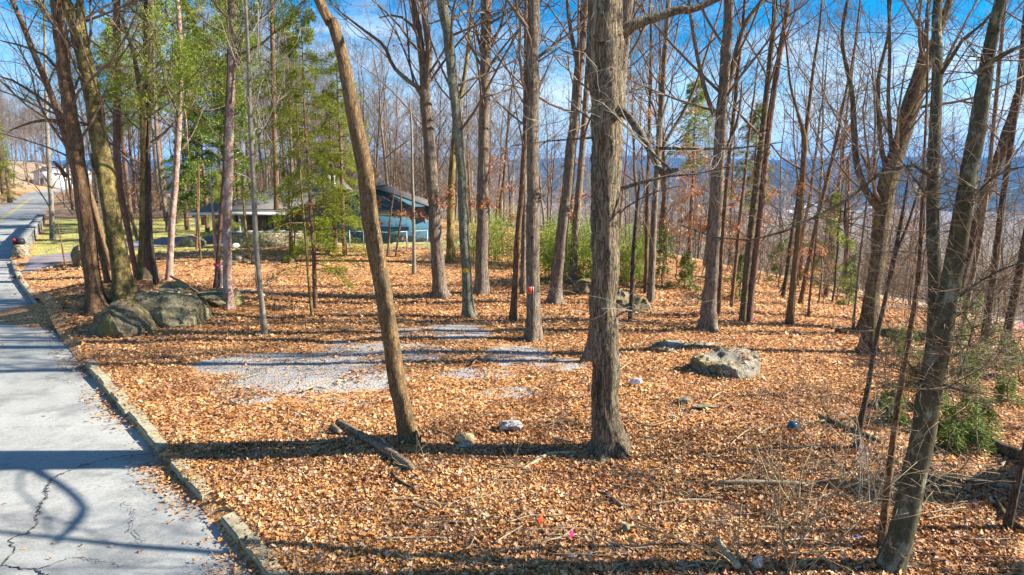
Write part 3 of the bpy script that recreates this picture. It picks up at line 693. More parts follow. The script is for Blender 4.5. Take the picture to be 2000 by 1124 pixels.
def fgtree(name, label, bark_, stems, H=18, h0=7.5, limbs=11, lvl=2, tw=5, leaves=None, twmat='twig', seed=None, cat='tree', k=None, amp=.05, flare=.35, mod=None, nch=(6, 5, 4), parts=None, dys=None, limb_len=.24, pinecrown=False):
    seed = seed if seed is not None else int(stems[0][0][0]*7+stems[0][0][1]); rg = np.random.default_rng(seed)
    b = hit(stems[0][0][0], stems[0][0][1]); Y = b[1]; root = thing(name, label, cat, b); TREEBASES.append((b[0], b[1]))
    T = Tubes(); C = Tubes(); tips = []
    if Y > 16: h0 -= 3.2; limbs = int(limbs*1.7); tw = int(tw*1.4)
    for si, pl in enumerate(stems):
        dy = (dys[si] if dys else (0 if si == 0 else rg.uniform(-.25, .25)))
        dy0, dy1 = dy if isinstance(dy, tuple) else (0, dy)
        Q = stem_world(pl, Y+dy0, dy1-dy0); ext = pl[-1][1] <= 12; vis = len(Q)
        if si == 0:
            p0 = Q[0].copy(); dwn = unit(Q[0][:3]-Q[1][:3])*.45; Q = np.vstack([[*(p0[:3]+dwn), p0[3]*1.02], Q])
        if ext:
            d = unit(Q[-1][:3]-Q[-2][:3]); p = Q[-1].copy(); r0 = p[3]; zt = H*(1 if si == 0 else rg.uniform(.8, .95))
            dz = max(1.5, zt-p[2])
            for f in (.33, .66, 1.0):
                d2 = unit(d+np.array([rg.normal(0, .06), rg.normal(0, .06), .25])); q = p[:3]+d2*dz/3
                Q = np.vstack([Q, [*q, r0*(1-.85*f)]]); p = Q[-1]; d = d2
        else: Q[-1][3] *= .6
        Ls = np.sum(np.linalg.norm(np.diff(Q[:, :3], axis=0), axis=1))
        wpx = pl[0][2]; big = wpx >= 18; kk = k or (40 if wpx > 44 else 20 if big else 10 if wpx > 8 else 7)
        n = int(np.clip(Ls/(.07 if wpx > 44 else .16 if big else .35), 6, 220)); W = catmull(Q, n)
        P, R = W[:, :3], np.maximum(W[:, 3], .006)
        s = np.concatenate([[0], np.cumsum(np.linalg.norm(np.diff(P, axis=0), axis=1))])
        if si == 0: R = R*(1+flare*(1.5 if big and flare > .2 else 1)*np.exp(-np.maximum(s-.40, 0)/.27))
        jit = rg.normal(0, 1, (n, 3)); ker = np.ones(5)/5
        for c in range(3): P[:, c] += np.convolve(jit[:, c], ker, 'same')*min(.03, R.mean()*.22)
        RR = flute(R, kk, rg, amp if big else amp*.7)
        if si == 0 and flare > .3 and big:
            th = np.arange(kk)*2*np.pi/kk; nr = rg.integers(4, 6)
            RR = RR*(1+.24*np.exp(-np.maximum(s-.45, 0)/.24)[:, None]*np.cos(nr*th+rg.uniform(0, 6))[None])
        if big and si == 0:            # knots, burls and old branch scars
            th = np.arange(kk)*2*np.pi/kk
            for _ in range(9):
                a0, s0, am, wa, ws_ = rg.uniform(0, 6.283), rg.uniform(.8, 11), rg.uniform(-.10, .20), rg.uniform(.25, .5), rg.uniform(.08, .22)
                dth = np.angle(np.exp(1j*(th-a0))); RR = RR*(1+am*np.exp(-(dth[None]/wa)**2-((s-s0)[:, None]/ws_)**2))
        if mod: RR = mod(si, P, s, RR)
        T.add(P, RR, kk)
        top = P[-1][2]
        if ext:
            nl = limbs if si == 0 else max(3, limbs//2)
            for q_ in range(nl):
                zz = h0+(top-h0)*((q_+rg.uniform(0, .9))/nl) if top > h0 else None
                if zz is None: continue
                i = int(np.clip(np.searchsorted(P[:, 2], zz), 1, n-2)); td = unit(P[i+1]-P[i-1]); az = rg.uniform(0, 6.283)
                el = math.radians(rg.uniform(5, 55)); d = unit(np.array([math.cos(az)*math.cos(el), math.sin(az)*math.cos(el), math.sin(el)])+td*.25)
                Lb = H*limb_len*rg.uniform(.6, 1.15)*(1.15-.6*(zz-h0)/(top-h0+.1))
                grow(C, P[i], d, Lb, min(R[i]*rg.uniform(.26, .46), .048), 0, lvl, rg, tips=tips, nch=nch, up=.09, wob=.2, rmin=.003 if Y > 12 else .002)
            grow(C, P[-2], unit(P[-1]-P[-3]), 2.5, R[-2], 0, lvl, rg, tips=tips, nch=nch)
        zv = P[:, 2]; cand = np.where((zv > b[2]+1.2) & (np.arange(n) < n-2))[0]
        if len(cand) and tw:
            for _ in range(tw):
                i = int(rg.choice(cand)); az = rg.uniform(0, 6.283)
                d = np.array([math.cos(az), math.sin(az)*.7, rg.uniform(-.25, .7)])
                grow(C, P[i], unit(d), rg.uniform(.35, 1.7), rg.uniform(.004, .010)*(1 if Y > 12 else .8), 1, 2, rg, up=.05, wob=.3, nch=(5, 4, 3), tips=None, rmin=.0028 if Y > 12 else .0020)
    T.build('trunk', M[bark_], root)
    C.build('crown', M[twmat], root)
    if pinecrown and tips: pine_needles(root, tips, rg)
    if leaves: add_leaves(root, leaves, Y, rg)
    return root, Y
def add_leaves(root, spec, Y, rg):
    """spec: list of (px,py,rx,ry,count); clusters of dry leaves on thin twigs around that spot"""
    Cs, Ds = [], []; T = Tubes()
    for (px, py, rx, ry, cnt) in spec:
        c = at(px, py, Y); s_ = pxscale(Y); nt = max(2, cnt//26)
        for _ in range(nt):
            o = c+np.array([rg.normal(0, rx*.5), rg.normal(0, rx*.4), rg.normal(0, ry*.5)])*s_
            d = unit(np.array([rg.normal(), rg.normal(), rg.normal()*.25])); Lw = rg.uniform(.3, .9)
            pts = np.array([o-d*Lw*.6+[0, 0, .08], o-d*Lw*.1, o+d*Lw*.4]); T.add(pts, [.006, .004, .003], 3)
            for f in rg.uniform(0, 1, cnt//nt): Cs.append(pts[0]+(pts[2]-pts[0])*f+rg.normal(0, .05, 3)); Ds.append([d[0]*.4, d[1]*.4, -.6])
    V, Fa = leafquads(Cs, Ds, .105, rg, .55, .5)
    link_mesh('dry_leaves', V, Fa, M['orange'], root, smooth=False); T.build('leafy_twigs', M['twig'], root)
def pine_needles(root, tips, rg, per=26, mat='pineneedle', size=.17):
    C = np.array([t[0] for t in tips]); D = np.array([t[1] for t in tips]); C = np.repeat(C, per, 0)+rg.normal(0, .13, (len(C)*per, 3)); D = np.repeat(D, per, 0)
    V, Fa = leafquads(C, D, size, rg, .16, .9); link_mesh('needles', V, Fa, M[mat], root, smooth=False)

def center_mod(si, P, s, RR):
    if si: return RR
    k = RR.shape[1]; th = np.arange(k)*2*np.pi/k
    # the frame in Tubes: U = T x ref(0,1,0), W = T x U ; world direction of each column
    T_ = np.gradient(P, axis=0); T_ /= np.linalg.norm(T_, axis=1, keepdims=True); U = np.cross(T_, [0, 1., 0]); U /= np.linalg.norm(U, axis=1, keepdims=True); W = np.cross(T_, U)
    ring = U[:, None]*np.cos(th)[None, :, None]+W[:, None]*np.sin(th)[None, :, None]
    tgt = unit(np.array([-.80, -.60, 0])); c = ring@tgt; ang = np.arccos(np.clip(c, -1, 1))
    z = P[:, 2]; zh = np.exp(-((z-1.1)/.46)**4)
    RR = RR*(1-.80*np.exp(-(ang/.38)**4)*zh[:, None])
    lip = np.exp(-((ang-.55)/.18)**2)*zh[:, None]; RR = RR*(1+.10*lip)
    # swollen limb collar high on the trunk and vertical bark plates
    RR = RR*(1+.022*np.sin(13*th+2.2*np.sin(z*1.3)[:, None])+.018*np.sin(19*th+1.7*np.sin(z*2.1+1)[:, None]))
    rg = np.random.default_rng(4); RR = RR*(1+rg.normal(0, .012, RR.shape))
    return RR
fgtree('oak_tree', 'thickest oak in the centre, furrowed bark, dark hollow low on its left side', 'oak',
  [[(1191, 884, 62), (1185, 800, 52), (1182, 720, 52), (1181, 600, 52), (1182, 480, 54), (1183, 380, 56), (1184, 280, 60), (1184, 190, 66), (1183, 100, 68), (1184, 0, 64)],
   [(1200, 75, 34), (1230, 52, 24), (1270, 37, 19), (1325, 20, 16), (1395, 2, 13)],
   [(1200, 205, 20), (1235, 238, 15), (1262, 280, 13), (1282, 318, 13), (1292, 336, 14), (1325, 332, 11)],
   [(1190, 210, 7), (1170, 190, 4), (1120, 150, 3), (1100, 110, 2)], [(1185, 215, 7), (1160, 235, 4), (1130, 215, 3), (1105, 190, 2)],
   [(1195, 215, 6), (1215, 240, 5), (1265, 290, 5), (1310, 332, 6)], [(1200, 265, 6), (1150, 270, 4), (1080, 275, 3), (1000, 285, 2)],
   [(1205, 372, 8), (1240, 362, 7), (1285, 345, 6), (1340, 345, 4), (1400, 330, 4), (1470, 322, 2)], [(1200, 430, 5), (1230, 400, 3), (1290, 372, 3), (1350, 360, 2)],
   [(1195, 625, 4), (1225, 608, 3), (1270, 612, 2)], [(1288, 290, 6), (1360, 291, 5), (1440, 290, 4), (1530, 278, 2)]],
  H=20, h0=9, limbs=9, tw=8, k=48, amp=.035, mod=center_mod, twmat='twigpale', dys=[0, .1, (0, -2.7), -.5, -.5, (-.2, -2.6), -.4, -.3, -.3, -.2, (-1.9, -2.6)], flare=.35)
fgtree('leaning_tree', 'smooth brown tree leaning far left with a split stub at its foot', 'smooth',
  [[(800, 862, 36), (783, 780, 34), (765, 680, 33), (748, 580, 33), (735, 500, 34), (722, 410, 33), (710, 330, 32), (697, 250, 31), (683, 180, 28), (668, 110, 24), (648, 45, 22), (622, 0, 20)],
   [(812, 880, 15), (815, 862, 14), (812, 842, 8)], [(822, 882, 9), (818, 868, 9), (822, 850, 5)]], H=19, h0=9, tw=3, flare=.3, dys=[0, -.15, -.2], amp=.03)
fgtree('tree', 'second trunk standing close behind the left edge of the central oak', 'greyoak', [[(1150, 707, 26), (1160, 640, 22), (1172, 520, 21), (1185, 400, 20), (1200, 260, 20), (1215, 130, 20), (1222, 60, 20), (1228, 0, 20)]], H=19, h0=9)
fgtree('tree', 'straight grey tree carrying an orange sign, left of the central oak', 'greyoak', [[(1042, 664, 29), (1042, 600, 27), (1041, 500, 26), (1041, 380, 25), (1041, 250, 24), (1041, 120, 23), (1042, 0, 22)], [(1035, 130, 4), (1075, 105, 3), (1110, 80, 2)], [(1048, 385, 6), (1058, 387, 6), (1052, 395, 3)]], H=20, h0=9.5, tw=9)
fgtree('tree', 'grey green lichened tree with a round yellow tag low on its trunk', 'lichen', [[(916, 620, 25), (912, 560, 20), (908, 470, 19), (903, 380, 19), (896, 280, 19), (887, 180, 19), (876, 90, 20), (864, 0, 20)]], H=19, h0=9, tw=4)
fgtree('tree', 'grey barked trunk right behind the yellow tagged lichened tree', 'greyoak', [[(940, 576, 27), (942, 500, 24), (944, 400, 22), (946, 280, 21), (948, 150, 20), (951, 0, 19)], [(947, 130, 6), (930, 60, 5), (915, 10, 4)], [(950, 110, 6), (975, 60, 5), (990, 0, 4)]], H=21, h0=10, tw=6)
fgtree('tree', 'forked grey tree with a long limb arching left, next to the lichened tree', 'greyoak', [[(859, 580, 27), (854, 500, 25), (848, 400, 23), (840, 300, 22), (832, 210, 20), (826, 130, 15), (818, 60, 13), (806, 0, 12)], [(832, 190, 15), (838, 100, 14), (830, 40, 13), (826, 0, 12)],
  [(833, 180, 10), (800, 160, 8), (768, 130, 7), (750, 90, 6), (712, 60, 5), (680, 35, 4), (650, 8, 3)], [(828, 90, 6), (800, 45, 5), (770, 30, 4), (740, 35, 3)]], H=20, h0=10, tw=8, leaves=[(860, 395, 36, 14, 260), (805, 418, 45, 10, 260), (925, 400, 30, 14, 160), (880, 370, 30, 12, 110), (758, 432, 22, 8, 60), (738, 395, 16, 12, 60), (790, 90, 12, 8, 20)])
fgtree('tree', 'moss covered green trunk between the forked grey tree and the lichened tree', 'mossy', [[(880, 512, 16), (880, 440, 15), (882, 360, 13), (887, 280, 12), (893, 220, 10), (905, 160, 8), (915, 90, 7), (925, 0, 6)]], H=17, h0=8)
fgtree('tree', 'slim pale edged trunk just left of the orange signed tree', 'brown', [[(1002, 626, 14), (1007, 540, 12), (1012, 450, 11), (1018, 380, 10), (1024, 280, 9), (1028, 180, 8), (1032, 80, 7), (1034, 0, 6)]], H=15, h0=8, tw=8)
fgtree('tree', 'thin grey trunk half hidden between the slim trunk and the orange signed tree', 'greyoak', [[(1021, 574, 12), (1023, 480, 11), (1024, 400, 10), (1025, 300, 9), (1026, 150, 8), (1028, 0, 7)]], H=16, h0=9, leaves=[(1030, 420, 25, 18, 60), (1000, 375, 20, 10, 50)])
fgtree('tree', 'large grey trunk leaning right between the orange signed tree and the central oak', 'greyoak', [[(1085, 592, 27), (1092, 520, 24), (1100, 440, 22), (1110, 350, 21), (1120, 250, 20), (1130, 150, 19), (1138, 60, 17), (1143, 0, 15)], [(1128, 130, 9), (1115, 60, 8), (1108, 0, 7)]], H=21, h0=10, tw=9, leaves=[(1115, 410, 30, 18, 120), (1105, 320, 26, 14, 50)])
fgtree('tree', 'narrower trunk standing behind the large right leaning trunk beside the bamboo', 'greyoak', [[(1118, 553, 17), (1122, 480, 15), (1128, 400, 14), (1136, 320, 13), (1143, 220, 12), (1150, 100, 10), (1155, 0, 8)]], H=18, h0=9, tw=8, leaves=[(1128, 395, 22, 25, 100), (1140, 270, 16, 20, 20)])
fgtree('tree', 'thin dark trunk right of the central oak with a low side twig', 'dark', [[(1232, 626, 10), (1235, 560, 9), (1238, 490, 9), (1242, 430, 7), (1247, 370, 5), (1250, 330, 3)]], H=7, tw=9, flare=.2)
fgtree('tree', 'slender trunk close on the left of the forked tree behind the mossy boulder', 'brown', [[(1261, 572, 9), (1263, 480, 8), (1265, 380, 8), (1268, 280, 7), (1270, 150, 6), (1272, 0, 5)]], H=16, h0=9)
fgtree('tree', 'forked grey trunk standing behind the mossy boulder right of the central oak', 'greyoak', [[(1270, 590, 15), (1274, 500, 14), (1279, 400, 13), (1286, 300, 13), (1292, 200, 12), (1300, 100, 10), (1306, 0, 9)], [(1283, 310, 8), (1310, 260, 7), (1345, 200, 6), (1375, 120, 5), (1400, 40, 4), (1410, 0, 3)]], H=19, h0=8, leaves=[(1300, 215, 40, 10, 60), (1240, 190, 25, 20, 16)])
fgtree('tree', 'big straight tree dividing into a Y high up, behind the flat topped boulder', 'greyoak', [[(1381, 645, 30), (1388, 570, 25), (1393, 480, 25), (1398, 400, 24), (1404, 310, 22), (1411, 220, 20), (1418, 130, 19), (1422, 60, 18), (1423, 0, 17)],
  [(1396, 228, 10), (1378, 180, 9), (1362, 110, 8), (1350, 40, 7), (1345, 0, 6)], [(1412, 215, 13), (1432, 130, 12), (1455, 50, 10), (1490, 0, 9)], [(1404, 322, 7), (1440, 240, 6), (1450, 160, 5)]], H=21, h0=9.5, tw=12, leaves=[(1370, 450, 45, 16, 120), (1400, 372, 50, 22, 60), (1440, 450, 25, 12, 40), (1350, 430, 25, 10, 40)])
fgtree('tree', 'slim brown trunk just right of the big Y shaped tree', 'brown', [[(1403, 618, 9), (1407, 540, 9), (1412, 450, 9), (1420, 350, 8), (1430, 250, 8), (1440, 150, 7), (1455, 0, 6)]], H=17, h0=9)
fgtree('tree', 'left trunk of the close pair with yellow moss, right of the Y shaped tree', 'darkmoss', [[(1450, 628, 13), (1456, 560, 13), (1463, 480, 13), (1472, 400, 12), (1480, 330, 12), (1492, 230, 11), (1503, 120, 10), (1514, 0, 9)]], H=19, h0=9)
fgtree('tree', 'right trunk of the close pair, leaning a little more to the right', 'redpine', [[(1462, 628, 14), (1470, 550, 13), (1480, 470, 13), (1488, 390, 12), (1495, 310, 12), (1508, 200, 11), (1525, 90, 10), (1540, 0, 9)]], H=19, h0=9, leaves=[(1480, 330, 22, 10, 20)])
fgtree('tree', 'thin trunk behind and left of the close pair of trunks', 'brown', [[(1428, 600, 7), (1436, 520, 7), (1445, 430, 7), (1455, 340, 6), (1465, 250, 5), (1480, 120, 4)]], H=14, h0=8)
fgtree('tree', 'smooth brown tree with a narrow high fork, alone right of the close pair', 'smooth', [[(1543, 632, 15), (1549, 560, 13), (1557, 480, 12), (1564, 400, 12), (1569, 330, 11), (1572, 272, 11), (1560, 225, 6), (1545, 170, 5), (1536, 90, 4), (1525, 0, 3)], [(1572, 280, 8), (1580, 210, 7), (1588, 140, 6), (1600, 60, 5), (1606, 0, 4)]], H=17, h0=7, leaves=[(1555, 375, 60, 12, 70)])
fgtree('sapling', 'dark thin trunk leaning right behind the narrow forked brown tree', 'dark', [[(1528, 582, 8), (1538, 520, 8), (1546, 460, 7), (1556, 400, 6), (1562, 340, 5)]], H=9, leaves=[(1545, 510, 20, 25, 60)])
fgtree('tree', 'slim trunk leaning right with orange leaves about its foot, on the slope edge', 'brown', [[(1563, 594, 9), (1575, 530, 9), (1586, 480, 8), (1600, 410, 8), (1618, 340, 7), (1634, 270, 6), (1648, 200, 5), (1668, 100, 4), (1680, 0, 3)]], H=15, h0=7, leaves=[(1590, 490, 35, 18, 150), (1580, 530, 30, 14, 90), (1575, 560, 18, 8, 30)])
fgtree('oak_tree', 'big dark crooked tree with mossy forks leaning right, on the right side', 'darkmoss', [[(1693, 690, 28), (1699, 630, 26), (1706, 560, 25), (1716, 480, 26), (1724, 420, 28), (1733, 360, 32), (1746, 310, 30), (1768, 250, 28), (1790, 180, 26), (1812, 120, 20), (1835, 60, 16), (1858, 0, 14)],
  [(1712, 402, 16), (1690, 370, 13), (1674, 320, 12), (1668, 250, 11), (1664, 180, 9), (1645, 80, 7), (1655, 0, 6)], [(1735, 345, 12), (1722, 290, 10), (1716, 220, 9), (1716, 150, 8), (1735, 70, 6), (1740, 0, 5)], [(1710, 350, 8), (1692, 318, 7), (1682, 300, 5)],
  [(1750, 300, 14), (1762, 220, 12), (1790, 140, 11), (1810, 60, 9), (1815, 0, 7)], [(1742, 300, 9), (1735, 200, 7), (1738, 110, 6), (1735, 0, 5)]], H=17, h0=7, limbs=10, tw=16, lvl=3, nch=(5, 4, 3))
fgtree('tree', 'dark trunk behind the left foot of the big crooked tree', 'dark', [[(1687, 645, 20), (1697, 580, 17), (1710, 500, 15), (1720, 440, 12), (1730, 380, 9)]], H=8, tw=4)
fgtree('tree', 'nearest tree at the lower right, smooth greenish bark, forking into two stems', 'beech', [[(1741, 1112, 50), (1758, 1050, 45), (1775, 985, 43), (1790, 900, 42), (1803, 830, 42), (1815, 765, 44), (1832, 690, 40), (1848, 600, 37), (1862, 520, 35), (1876, 430, 33), (1892, 340, 31), (1908, 250, 30), (1925, 150, 26), (1940, 70, 22), (1955, 0, 20)],
  [(1812, 740, 30), (1824, 660, 27), (1827, 560, 25), (1822, 450, 23), (1823, 330, 22), (1829, 200, 20), (1832, 90, 18), (1833, 0, 16)],
  [(1826, 350, 7), (1820, 326, 7), (1800, 322, 6), (1752, 328, 6), (1705, 348, 5), (1655, 392, 5), (1600, 420, 4), (1545, 445, 4), (1500, 467, 4), (1430, 468, 3), (1370, 458, 3), (1330, 440, 2)],
  [(1770, 328, 4), (1790, 355, 4), (1815, 390, 4), (1832, 410, 4), (1834, 440, 4), (1822, 475, 3)], [(1652, 396, 3), (1648, 430, 3), (1652, 460, 3), (1656, 490, 2)],
  [(1838, 145, 8), (1870, 90, 7), (1920, 40, 6), (1960, 0, 5)], [(1905, 145, 12), (1940, 120, 10), (1975, 100, 8), (2010, 85, 7)],
  [(1818, 755, 8), (1845, 753, 7), (1880, 765, 6), (1912, 768, 5)], [(1868, 585, 5), (1900, 560, 4), (1950, 530, 4), (2010, 508, 3)], [(1800, 740, 7), (1785, 722, 6), (1770, 705, 4)],
  [(1848, 630, 3), (1880, 610, 3), (1900, 635, 3), (1885, 700, 3), (1870, 745, 2)], [(1850, 640, 3), (1855, 690, 2), (1848, 720, 2)], [(1880, 430, 5), (1915, 370, 5), (1960, 335, 4), (2010, 325, 4)]],
  H=17, h0=8.0, limbs=8, tw=34, twmat='twig', amp=.02, dys=[0, 1.3]+[-.3]*11, limb_len=.2, flare=.15)
fgtree('sapling', 'thin bent sapling rising from the sunken brush left of the nearest tree', 'dark', [[(1672, 880, 12), (1682, 820, 11), (1693, 770, 10), (1703, 715, 9), (1714, 650, 9), (1726, 600, 8), (1742, 520, 7), (1760, 430, 6), (1775, 340, 5)], [(1738, 545, 7), (1752, 490, 6), (1780, 420, 5), (1800, 350, 4), (1830, 270, 3)]], H=6, tw=12, twmat='twig')
fgtree('sapling', 'straight young trunk between the bent sapling and the nearest tree', 'brown', [[(1720, 1070, 15), (1728, 1000, 14), (1740, 900, 13), (1750, 820, 12), (1762, 740, 12), (1775, 660, 10), (1785, 600, 9), (1795, 520, 7), (1800, 420, 6), (1805, 300, 5), (1810, 150, 4), (1812, 0, 3)]], H=11, h0=8, tw=11, twmat='twig', flare=.15)
fgtree('tree', 'mossy dark trunk near the right edge, behind the green seedlings', 'dark', [[(1922, 671, 15), (1932, 600, 13), (1942, 530, 12), (1950, 460, 11), (1960, 380, 11), (1975, 280, 10), (1990, 160, 9), (2005, 0, 8)]], H=16, h0=7, tw=8)
fgtree('tree', 'leaning dark trunk at the far right edge of the picture beyond the seedlings', 'dark', [[(1963, 672, 16), (1978, 600, 16), (1990, 540, 15), (2003, 470, 14), (2020, 380, 12), (2040, 250, 10)]], H=14, h0=6, tw=6)
fgtree('tree', 'thick rough trunk leaning right behind the two stems of the nearest tree', 'dark', [[(1845, 640, 18), (1868, 580, 18), (1890, 500, 18), (1912, 420, 20), (1938, 340, 22), (1965, 270, 20), (1985, 200, 18), (2010, 100, 15)]], H=14, h0=6, tw=10, lvl=3)
fgtree('tree', 'slim trunk rising beside the thick rough trunk, near the right edge', 'greyoak', [[(1878, 655, 10), (1895, 560, 10), (1915, 460, 10), (1930, 350, 9), (1945, 200, 8), (1958, 60, 7), (1965, 0, 6)]], H=15, h0=6, tw=8)
fgtree('sapling', 'dark young trunk cut by the right edge low in the picture', 'dark', [[(1966, 1034, 13), (1980, 970, 13), (1992, 915, 12), (2010, 840, 11), (2030, 740, 10)]], H=6, h0=4, tw=3)
fgtree('sapling', 'thin straight pole standing left of the big crooked tree on the slope edge', 'greyoak', [[(1666, 642, 5), (1672, 580, 5), (1680, 500, 5), (1690, 420, 4), (1700, 330, 3), (1712, 240, 3)]], H=9, h0=5, tw=8)
fgtree('sapling', 'thin brown pole standing between the smooth forked tree and the crooked tree', 'brown', [[(1578, 618, 4), (1583, 560, 4), (1590, 500, 3), (1597, 430, 3)]], H=6, tw=6, leaves=[(1588, 520, 15, 30, 50)])
fgtree('tree', 'reddish straight trunk on the slope seen left of the big crooked tree', 'redpine', [[(1652, 575, 10), (1653, 500, 9), (1655, 430, 9), (1656, 330, 8), (1657, 310, 6)]], H=9, tw=6)
# left groups
fgtree('tree', 'rough brown trunk nearest the road on the left, standing left of the yellow lichened trunk', 'brown', [[(190, 602, 36), (184, 560, 30), (176, 500, 29), (170, 440, 28), (158, 360, 26), (148, 290, 25), (138, 220, 24), (126, 130, 22), (114, 50, 20), (107, 0, 19)],
  [(128, 345, 9), (118, 330, 7), (104, 315, 6)], [(135, 240, 8), (110, 215, 6), (70, 185, 5), (20, 155, 4), (0, 150, 3)], [(130, 238, 6), (95, 235, 6), (60, 240, 5), (20, 255, 3)], [(128, 160, 6), (90, 110, 5), (40, 90, 4), (0, 80, 3)]], H=19, h0=8, tw=12, amp=.06)
fgtree('tree', 'large yellow lichened trunk leaning left above the rounded boulder', 'mossy', [[(243, 580, 38), (236, 530, 32), (228, 480, 31), (218, 420, 31), (208, 360, 31), (196, 290, 31), (185, 220, 30), (172, 150, 28), (156, 80, 25), (140, 30, 23), (126, 0, 22)], [(172, 135, 16), (166, 90, 15), (160, 40, 14), (156, 0, 13)], [(182, 300, 9), (186, 330, 8), (200, 360, 6)]], H=19, h0=8.5, tw=9, amp=.06)
fgtree('tree', 'slim brown trunk leaning sharply left behind the rough trunk nearest the road', 'brown', [[(212, 552, 12), (200, 500, 12), (185, 440, 12), (165, 390, 12), (146, 335, 12), (130, 280, 12), (112, 220, 12), (92, 165, 12), (66, 105, 11), (45, 50, 10), (25, 0, 9)]], H=17, h0=8, tw=9)
fgtree('tree', 'smooth olive trunk leaning left between the rough trunk and the yellow lichened trunk', 'smooth', [[(218, 527, 11), (205, 480, 11), (190, 430, 11), (178, 390, 10), (168, 350, 8), (162, 300, 7)]], H=8, tw=4)
fgtree('pine_tree', 'straight reddish pine right of the yellow lichened trunk', 'redpine', [[(268, 543, 10), (258, 490, 10), (246, 430, 12), (236, 385, 13), (230, 330, 14), (229, 230, 14), (228, 120, 13), (228, 0, 12)]], H=18, h0=9, tw=8, pinecrown=True)
fgtree('tree', 'dark trunk with flared shaggy foot in the middle of the left cluster', 'dark', [[(290, 545, 34), (290, 500, 20), (288, 430, 16), (286, 340, 16), (286, 250, 16), (287, 150, 15), (288, 60, 14), (288, 0, 13)]], H=18, h0=8, tw=14)
fgtree('tree', 'twisted thin trunk bending left on the left side of the shaggy footed tree', 'mossy', [[(272, 548, 11), (275, 480, 10), (277, 400, 10), (279, 300, 10), (278, 220, 10), (272, 170, 9), (262, 110, 8), (248, 60, 7), (232, 20, 6), (220, 0, 5)]], H=13, h0=7.5, tw=10)
fgtree('tree', 'short rooted stem on the right side of the shaggy footed tree', 'dark', [[(306, 556, 10), (300, 510, 9), (294, 460, 8), (292, 390, 7), (292, 300, 6)]], H=8, tw=6)
fgtree('pine_tree', 'slim brown pine alone right of the left cluster, just above the boulder', 'pine', [[(331, 547, 13), (332, 500, 12), (335, 440, 12), (341, 370, 12), (346, 300, 11), (350, 220, 11), (352, 130, 10), (351, 60, 9), (346, 0, 8)], [(354, 80, 4), (357, 180, 4), (364, 240, 3), (368, 300, 2)]], H=16, h0=8, tw=9, pinecrown=True)
fgtree('tree', 'grey trunk behind the slim brown pine, bending left as it rises', 'greyoak', [[(328, 452, 8), (325, 420, 8), (315, 350, 8), (308, 280, 8), (303, 200, 7), (300, 120, 6), (298, 0, 5)]], H=18, h0=9)
fgtree('pine_tree', 'pinkish flaking pine trunk, thickest between the boulder and the leaning tree', 'pine', [[(445, 602, 19), (444, 540, 17), (444, 450, 16), (446, 350, 15), (449, 240, 14), (453, 120, 13), (457, 0, 12)], [(452, 110, 5), (480, 60, 5), (520, 30, 5), (535, 5, 4)]], H=20, h0=10, tw=6, pinecrown=True)
fgtree('pine_tree', 'narrow brown pine with a pink ribbon, left of the pinkish flaking pine', 'redpine', [[(422, 568, 10), (426, 510, 9), (431, 440, 9), (437, 350, 8), (441, 260, 7), (445, 150, 6), (448, 0, 5)]], H=15, h0=8, tw=6, pinecrown=True)
fgtree('sapling', 'pale short stem touching the foot of the pink ribboned pine', 'pale', [[(429, 572, 5), (430, 540, 5), (429, 515, 4)]], H=4, tw=2)
fgtree('tree', 'slender pale tree with an orange broken scar near its foot, left of the leaning tree', 'pale', [[(517, 654, 13), (512, 600, 11), (505, 540, 11), (500, 470, 10), (497, 400, 10), (493, 320, 9), (489, 240, 9), (486, 150, 8), (483, 70, 7), (480, 0, 6)], [(509, 600, 5), (502, 560, 4), (498, 520, 3)]], H=15, h0=8, tw=14, twmat='twigpale', flare=.15)
fgtree('sapling', 'thin mossy sapling standing left of the hemlock sapling', 'mossy', [[(610, 622, 6), (604, 560, 5), (600, 500, 5), (594, 430, 4), (588, 360, 4), (583, 280, 3), (578, 200, 3)]], H=7, tw=14, leaves=[(585, 400, 25, 30, 24), (595, 450, 18, 20, 16)])
fgtree('tree', 'tall straight trunk before the house, left of the hemlock sapling', 'brown', [[(541, 476, 15), (541, 420, 12), (539, 340, 11), (536, 250, 10), (533, 150, 9), (531, 0, 8)]], H=20, h0=9)
fgtree('sapling', 'slim pale grey pole before the blue house wall, right of the window', 'pale', [[(808, 536, 8), (808, 470, 6), (807, 400, 6), (805, 320, 5), (803, 240, 4), (800, 190, 3)]], H=9, tw=8, leaves=[(790, 460, 25, 14, 14)])
fgtree('tree', 'white barked trunk standing on the lawn by the low road wall', 'pale', [[(103, 469, 11), (101, 420, 9), (98, 370, 9), (95, 310, 8), (92, 250, 7), (90, 180, 6), (88, 90, 5), (86, 0, 4)]], H=17, h0=5, tw=8)
